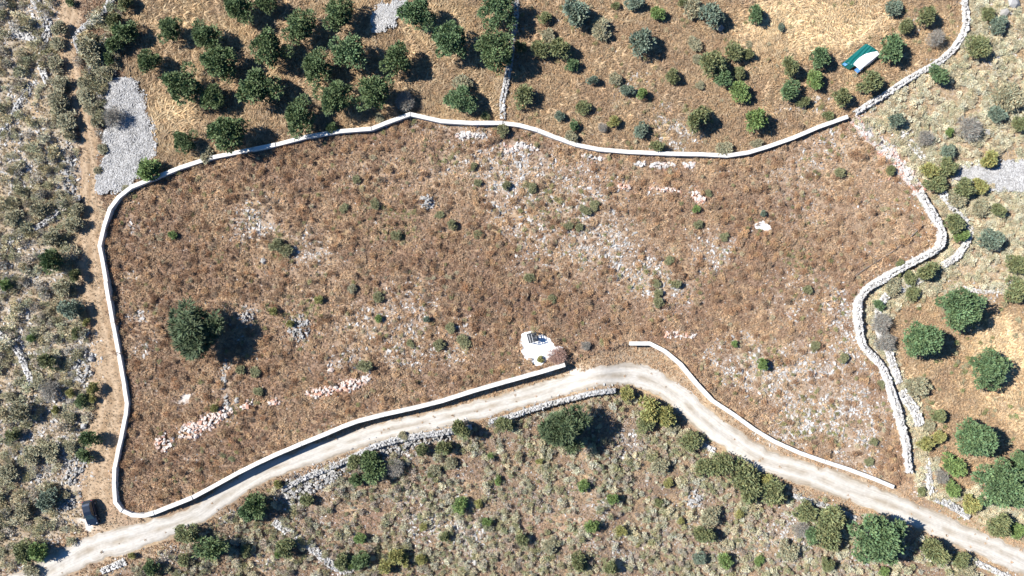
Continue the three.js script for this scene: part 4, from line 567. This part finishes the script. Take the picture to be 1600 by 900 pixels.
// ------------------------------------------------------------------ concrete pad, lime patch, pump, pipe
function slab(name, pts, t, mat, label, cat, seed) {
  const P = []; pts.forEach((p, i) => { const q = pts[(i + 1) % pts.length]; for (let k = 0; k < 4; k++) { const x = lerp(p[0], q[0], k / 4) + (hash(i, k, seed) - .5) * 1.6, y = lerp(p[1], q[1], k / 4) + (hash(i, k, seed + 1) - .5) * 1.6, [a, b] = W(x, y); P.push(new THREE.Vector2(a, -b)); } });
  const g = new THREE.ExtrudeGeometry(new THREE.Shape(P), { depth: t, bevelEnabled: true, bevelSize: 0.04, bevelThickness: 0.03, bevelSegments: 1 }); g.rotateX(-Math.PI / 2);
  const m = new THREE.Mesh(g, mat); m.name = numbered(name); m.castShadow = m.receiveShadow = true; let hm = -9; for (const p of P) hm = Math.max(hm, H(p.x, -p.y)); m.position.y = hm - t + 0.05; tag(m, label, cat); scene.add(m); return hm + 0.08;
}
const whiteCement = std(rgb(0.86, 0.86, 0.85), 0.9, { map: speckleTex(512, (u, v) => { const g = fbm(u * 5, v * 5, 182, 4), f = noise(u * 90, v * 90, 181), k = 0.93 + 0.06 * f - (g > 0.58 ? (g - 0.58) * 1.2 : 0); return [k, k, k]; }, 0.2) });
const padTop = slab('concrete_pad', padPts, 0.5, whiteCement, 'irregular white concrete pad near the gate gap', 'pad', 3);
slab('lime_patch', limePts, 0.4, whiteCement, 'small white spill of lime in the brown grass, right of centre', 'patch', 5);
{
  const [x, z] = W(832, 527), steel = std(rgb(0.06, 0.065, 0.075), 0.55, { metalness: 0.4 }), paleSteel = std(rgb(0.5, 0.5, 0.5), 0.5, { metalness: 0.3 }), g = thing('well_pump', 'dark metal well pump in a cage frame on the white pad', 'pump', x, padTop, z, 0.25); g.scale.set(1.35, 1.3, 1.35);
  part('base_plate', new RoundedBoxGeometry(1.15, 0.08, 1.1, 1, 0.02).translate(0, 0.04, 0), steel, g);
  for (const a of [-1, 1]) for (const b of [-1, 1]) part('post', new THREE.CylinderGeometry(0.04, 0.045, 1.0, 8).translate(a * 0.5, 0.55, b * 0.47), steel, g);
  for (const yy of [0.55, 1.05]) for (const a of [-1, 1]) { part('rail', new RoundedBoxGeometry(1.08, 0.06, 0.06, 1, 0.015).translate(0, yy, a * 0.47), steel, g); part('rail', new RoundedBoxGeometry(0.06, 0.055, 1.0, 1, 0.015).translate(a * 0.5, yy, 0), steel, g); }
  for (const a of [-0.28, 0.02, 0.3]) part('bar', new RoundedBoxGeometry(0.07, 0.05, 0.9, 1, 0.015).translate(a - 0.08, 1.06, 0), a > 0.2 ? steel : paleSteel, g);
  part('casing', new THREE.CylinderGeometry(0.16, 0.18, 0.75, 14).translate(0, 0.45, 0), steel, g);
  const mo = part('motor', new THREE.CylinderGeometry(0.2, 0.2, 0.35, 14).rotateZ(Math.PI / 2).translate(0.18, 0.9, 0.1), steel, g); part('fan_cover', new THREE.CylinderGeometry(0.21, 0.17, 0.08, 14).rotateZ(Math.PI / 2).translate(0.39, 0.9, 0.1), paleSteel, mo);
  part('outlet_pipe', limb(V(0, 0.55, 0.1), V(0.45, 0.1, -0.35), 0.06, 0.06, 0.1), steel, g);
}
{
  const pts = [[1441, 352], [1420, 372], [1398, 390], [1372, 407], [1350, 421], [1332, 434]].map(([a, b]) => { const [x, z] = W(a, b); return V(x, H(x, z) + 0.22, z); }), g = new THREE.TubeGeometry(new THREE.CatmullRomCurve3(pts), 60, 0.09, 8), m = new THREE.Mesh(g, std(rgb(0.16, 0.13, 0.11), 0.8)); m.name = 'water_pipe'; m.castShadow = m.receiveShadow = true; scene.add(m); tag(m, 'thin dark pipe lying straight across grass beside the bend of the broad wall', 'pipe');
}

// ------------------------------------------------------------------ tarpaulin shelter
{
  const A = W(1322, 96, 1.1), B = W(1354, 69, 1.1), D = W(1343, 111, 1.1), cx = (B[0] + D[0]) / 2, cz = (B[1] + D[1]) / 2, y0 = H(cx, cz);
  const g = thing('tarpaulin_shelter', 'low shelter under a teal tarpaulin and white sheet with blue flaps', 'shelter', cx, y0, cz);
  const e1 = V(B[0] - A[0], 0, B[1] - A[1]), e2 = V(D[0] - A[0], 0, D[1] - A[1]), O = V(A[0] - cx, 0, A[1] - cz);
  const top = (u, v) => 1.0 + 0.28 * Math.sin(Math.PI * clamp(v * 0.9 + 0.05)) - 0.12 * Math.sin(Math.PI * clamp(u)) + 0.035 * Math.sin(v * 34 + u * 5 + 2 * noise(u * 4, v * 3, 401)) * (v < 0.5 ? 1 : 0.35) + 0.05 * (noise(u * 6, v * 6, 402) - .5);
  const skirt = (u, v) => droop(u, v) - Math.min(1.05, Math.max(0, -0.01 - u) * 11);
  const sheet = (u0, u1, v0, v1, lift, n = 40, edge = () => 0) => { const pos = [], idx = []; for (let i = 0; i <= n; i++) for (let j = 0; j <= n; j++) { const u = lerp(u0, u1, i / n), v = lerp(v0(u), v1(u), j / n), p = O.clone().addScaledVector(e1, u).addScaledVector(e2, v); pos.push(p.x, top(u, v) + lift + edge(u, v), p.z); } for (let i = 0; i < n; i++) for (let j = 0; j < n; j++) { const a = i * (n + 1) + j, b = a + 1, c = a + n + 1, d = c + 1; idx.push(a, b, c, b, d, c); } const q = new THREE.BufferGeometry(); q.setAttribute('position', new THREE.Float32BufferAttribute(pos, 3)); q.setIndex(idx); q.computeVertexNormals(); return q; };
  const droop = (u, v) => -1.0 * Math.max(0, -v * 6) * 0.6 - Math.max(0, v - 0.99) * 5;
  const cloth = (c, ro = 0.45) => std(c, ro, { side: THREE.DoubleSide }), teal = cloth(rgb(0.006, 0.1, 0.092), 0.38), white = cloth(rgb(0.86, 0.86, 0.84), 0.6), blue = cloth(rgb(0.12, 0.3, 0.62), 0.5);
  const cut = u => 0.42 - 0.1 * Math.sin(Math.PI * clamp(u)) + 0.36 * Math.pow(clamp(u), 3);
  part('teal_tarpaulin', sheet(-0.1, 1.02, () => -0.06, u => Math.min(0.92, cut(u) + 0.12), 0, 60, skirt), teal, g);
  part('white_sheet', sheet(0.04, 0.99, u => cut(u), u => 1.05 - 0.06 * Math.cos(u * 5), 0.03, 40, droop), white, g);
  part('blue_flap', sheet(-0.05, 0.16, u => 0.74, () => 1.04, -0.03, 14, (u, v) => -0.5 * Math.max(0, 0.14 - u) * 4), blue, g);
  part('blue_flap', sheet(-0.09, 0.03, () => 0.0, () => 0.2, -0.05, 10, (u) => -1.5 * Math.max(0, -u) * 4), blue, g);
  for (const [u, v] of [[0.03, 0.04], [0.97, 0.04], [0.97, 0.95], [0.1, 0.95], [0.5, 0.5]]) { const p = O.clone().addScaledVector(e1, u).addScaledVector(e2, v); part('post', new THREE.CylinderGeometry(0.035, 0.04, 1.0, 8).translate(p.x, 0.5, p.z), bark, g); }
}

// ------------------------------------------------------------------ parked car
{
  const [x, z] = W(138.5, 803, 1.2), g = thing('car', 'dark blue hatchback parked beside the earth track at the lane', 'car', x, H(x, z) + 0.02, z, 0);
  const paint = new THREE.MeshPhysicalMaterial({ color: rgb(0.012, 0.02, 0.035), roughness: 0.3, metalness: 0.2, clearcoat: 1, clearcoatRoughness: 0.05 }), glass = std(rgb(0.02, 0.025, 0.03), 0.05), rubber = std(rgb(0.02, 0.02, 0.02), 0.9), alloy = std(rgb(0.5, 0.5, 0.52), 0.35, { metalness: 0.8 }), black = std(rgb(0.02, 0.02, 0.02), 0.6), lamp = std(rgb(0.75, 0.77, 0.8), 0.1), red = std(rgb(0.35, 0.02, 0.02), 0.2);
  // profile along the car: +x is the front, then the body is turned to point down the slope
  const prof = (pts, w, bev) => { const s = new THREE.Shape(pts.map(p => new THREE.Vector2(...p))), e = new THREE.ExtrudeGeometry(s, { depth: w - 2 * bev, bevelEnabled: true, bevelSize: bev, bevelThickness: bev, bevelSegments: 3, curveSegments: 6 }); e.translate(0, 0, -(w - 2 * bev) / 2); return e; };
  const box = new THREE.Group();
  const lower = [[-1.9, 0.3], [-1.93, 0.62], [-1.85, 0.86], [-1.0, 0.92], [0.75, 0.9], [1.5, 0.78], [1.86, 0.64], [1.9, 0.38], [1.82, 0.28], [1.55, 0.28], [1.48, 0.5], [1.28, 0.6], [1.08, 0.5], [1.0, 0.28], [-0.95, 0.28], [-1.02, 0.5], [-1.22, 0.6], [-1.42, 0.5], [-1.5, 0.28]];
  const upper = [[-1.78, 0.9], [-1.55, 1.28], [-1.3, 1.42], [-0.4, 1.47], [0.15, 1.4], [0.85, 0.9]];
  const body = part('body', prof(lower, 1.7, 0.07), paint, g);
  const cab = prof(upper, 1.46, 0.09), cp = cab.attributes.position; for (let i = 0; i < cp.count; i++) { const k = 1 - 0.16 * clamp((cp.getY(i) - 0.9) / 0.57); cp.setZ(i, cp.getZ(i) * k); } cab.computeVertexNormals();
  part('cabin', cab, paint, g);
  const quad = (a, b, c, d) => { const q = new THREE.BufferGeometry(); q.setAttribute('position', new THREE.Float32BufferAttribute([...a, ...b, ...c, ...a, ...c, ...d], 3)); q.computeVertexNormals(); return q; };
  const gl = std(rgb(0.02, 0.03, 0.04), 0.04, { side: THREE.DoubleSide });
  part('windscreen', quad([0.92, 0.97, -0.62], [0.92, 0.97, 0.62], [0.3, 1.425, 0.54], [0.3, 1.425, -0.54]), gl, g);
  part('rear_window', quad([-1.83, 1.0, 0.6], [-1.83, 1.0, -0.6], [-1.56, 1.38, -0.52], [-1.56, 1.38, 0.52]), gl, g);
  for (const s of [-1, 1]) {
    part('side_window', quad([0.6, 1.0, s * 0.728], [-0.35, 1.0, s * 0.728], [-0.35, 1.37, s * 0.665], [0.16, 1.33, s * 0.672]), gl, g);
    part('side_window', quad([-0.43, 1.0, s * 0.728], [-1.45, 1.0, s * 0.728], [-1.25, 1.32, s * 0.672], [-0.43, 1.37, s * 0.665]), gl, g);
    part('headlight', new THREE.SphereGeometry(0.14, 12, 8).scale(1.1, 0.6, 1.2).translate(1.68, 0.7, s * 0.62), lamp, g);
    part('tail_light', new RoundedBoxGeometry(0.1, 0.3, 0.2, 2, 0.03).translate(-1.9, 0.78, s * 0.7), red, g);
    part('wing_mirror', new RoundedBoxGeometry(0.14, 0.13, 0.2, 2, 0.04).translate(0.55, 1.0, s * 0.95), paint, g);
    for (const a of [1.28, -1.22]) { const w = part('wheel', new THREE.TorusGeometry(0.22, 0.09, 8, 18).translate(a, 0.31, s * 0.74), rubber, g); part('rim', new THREE.CylinderGeometry(0.2, 0.2, 0.1, 14).rotateX(Math.PI / 2).translate(a, 0.31, s * 0.76), alloy, w); }
  }
  part('number_plate', new THREE.BoxGeometry(0.02, 0.1, 0.42).translate(1.99, 0.46, 0), lamp, g);
  part('roof_aerial', new THREE.CylinderGeometry(0.008, 0.012, 0.3, 6).translate(-1.1, 1.65, 0), black, g);
  g.rotation.y = -(Math.PI / 2 - 0.24);
}

renderer.render(scene, camera);
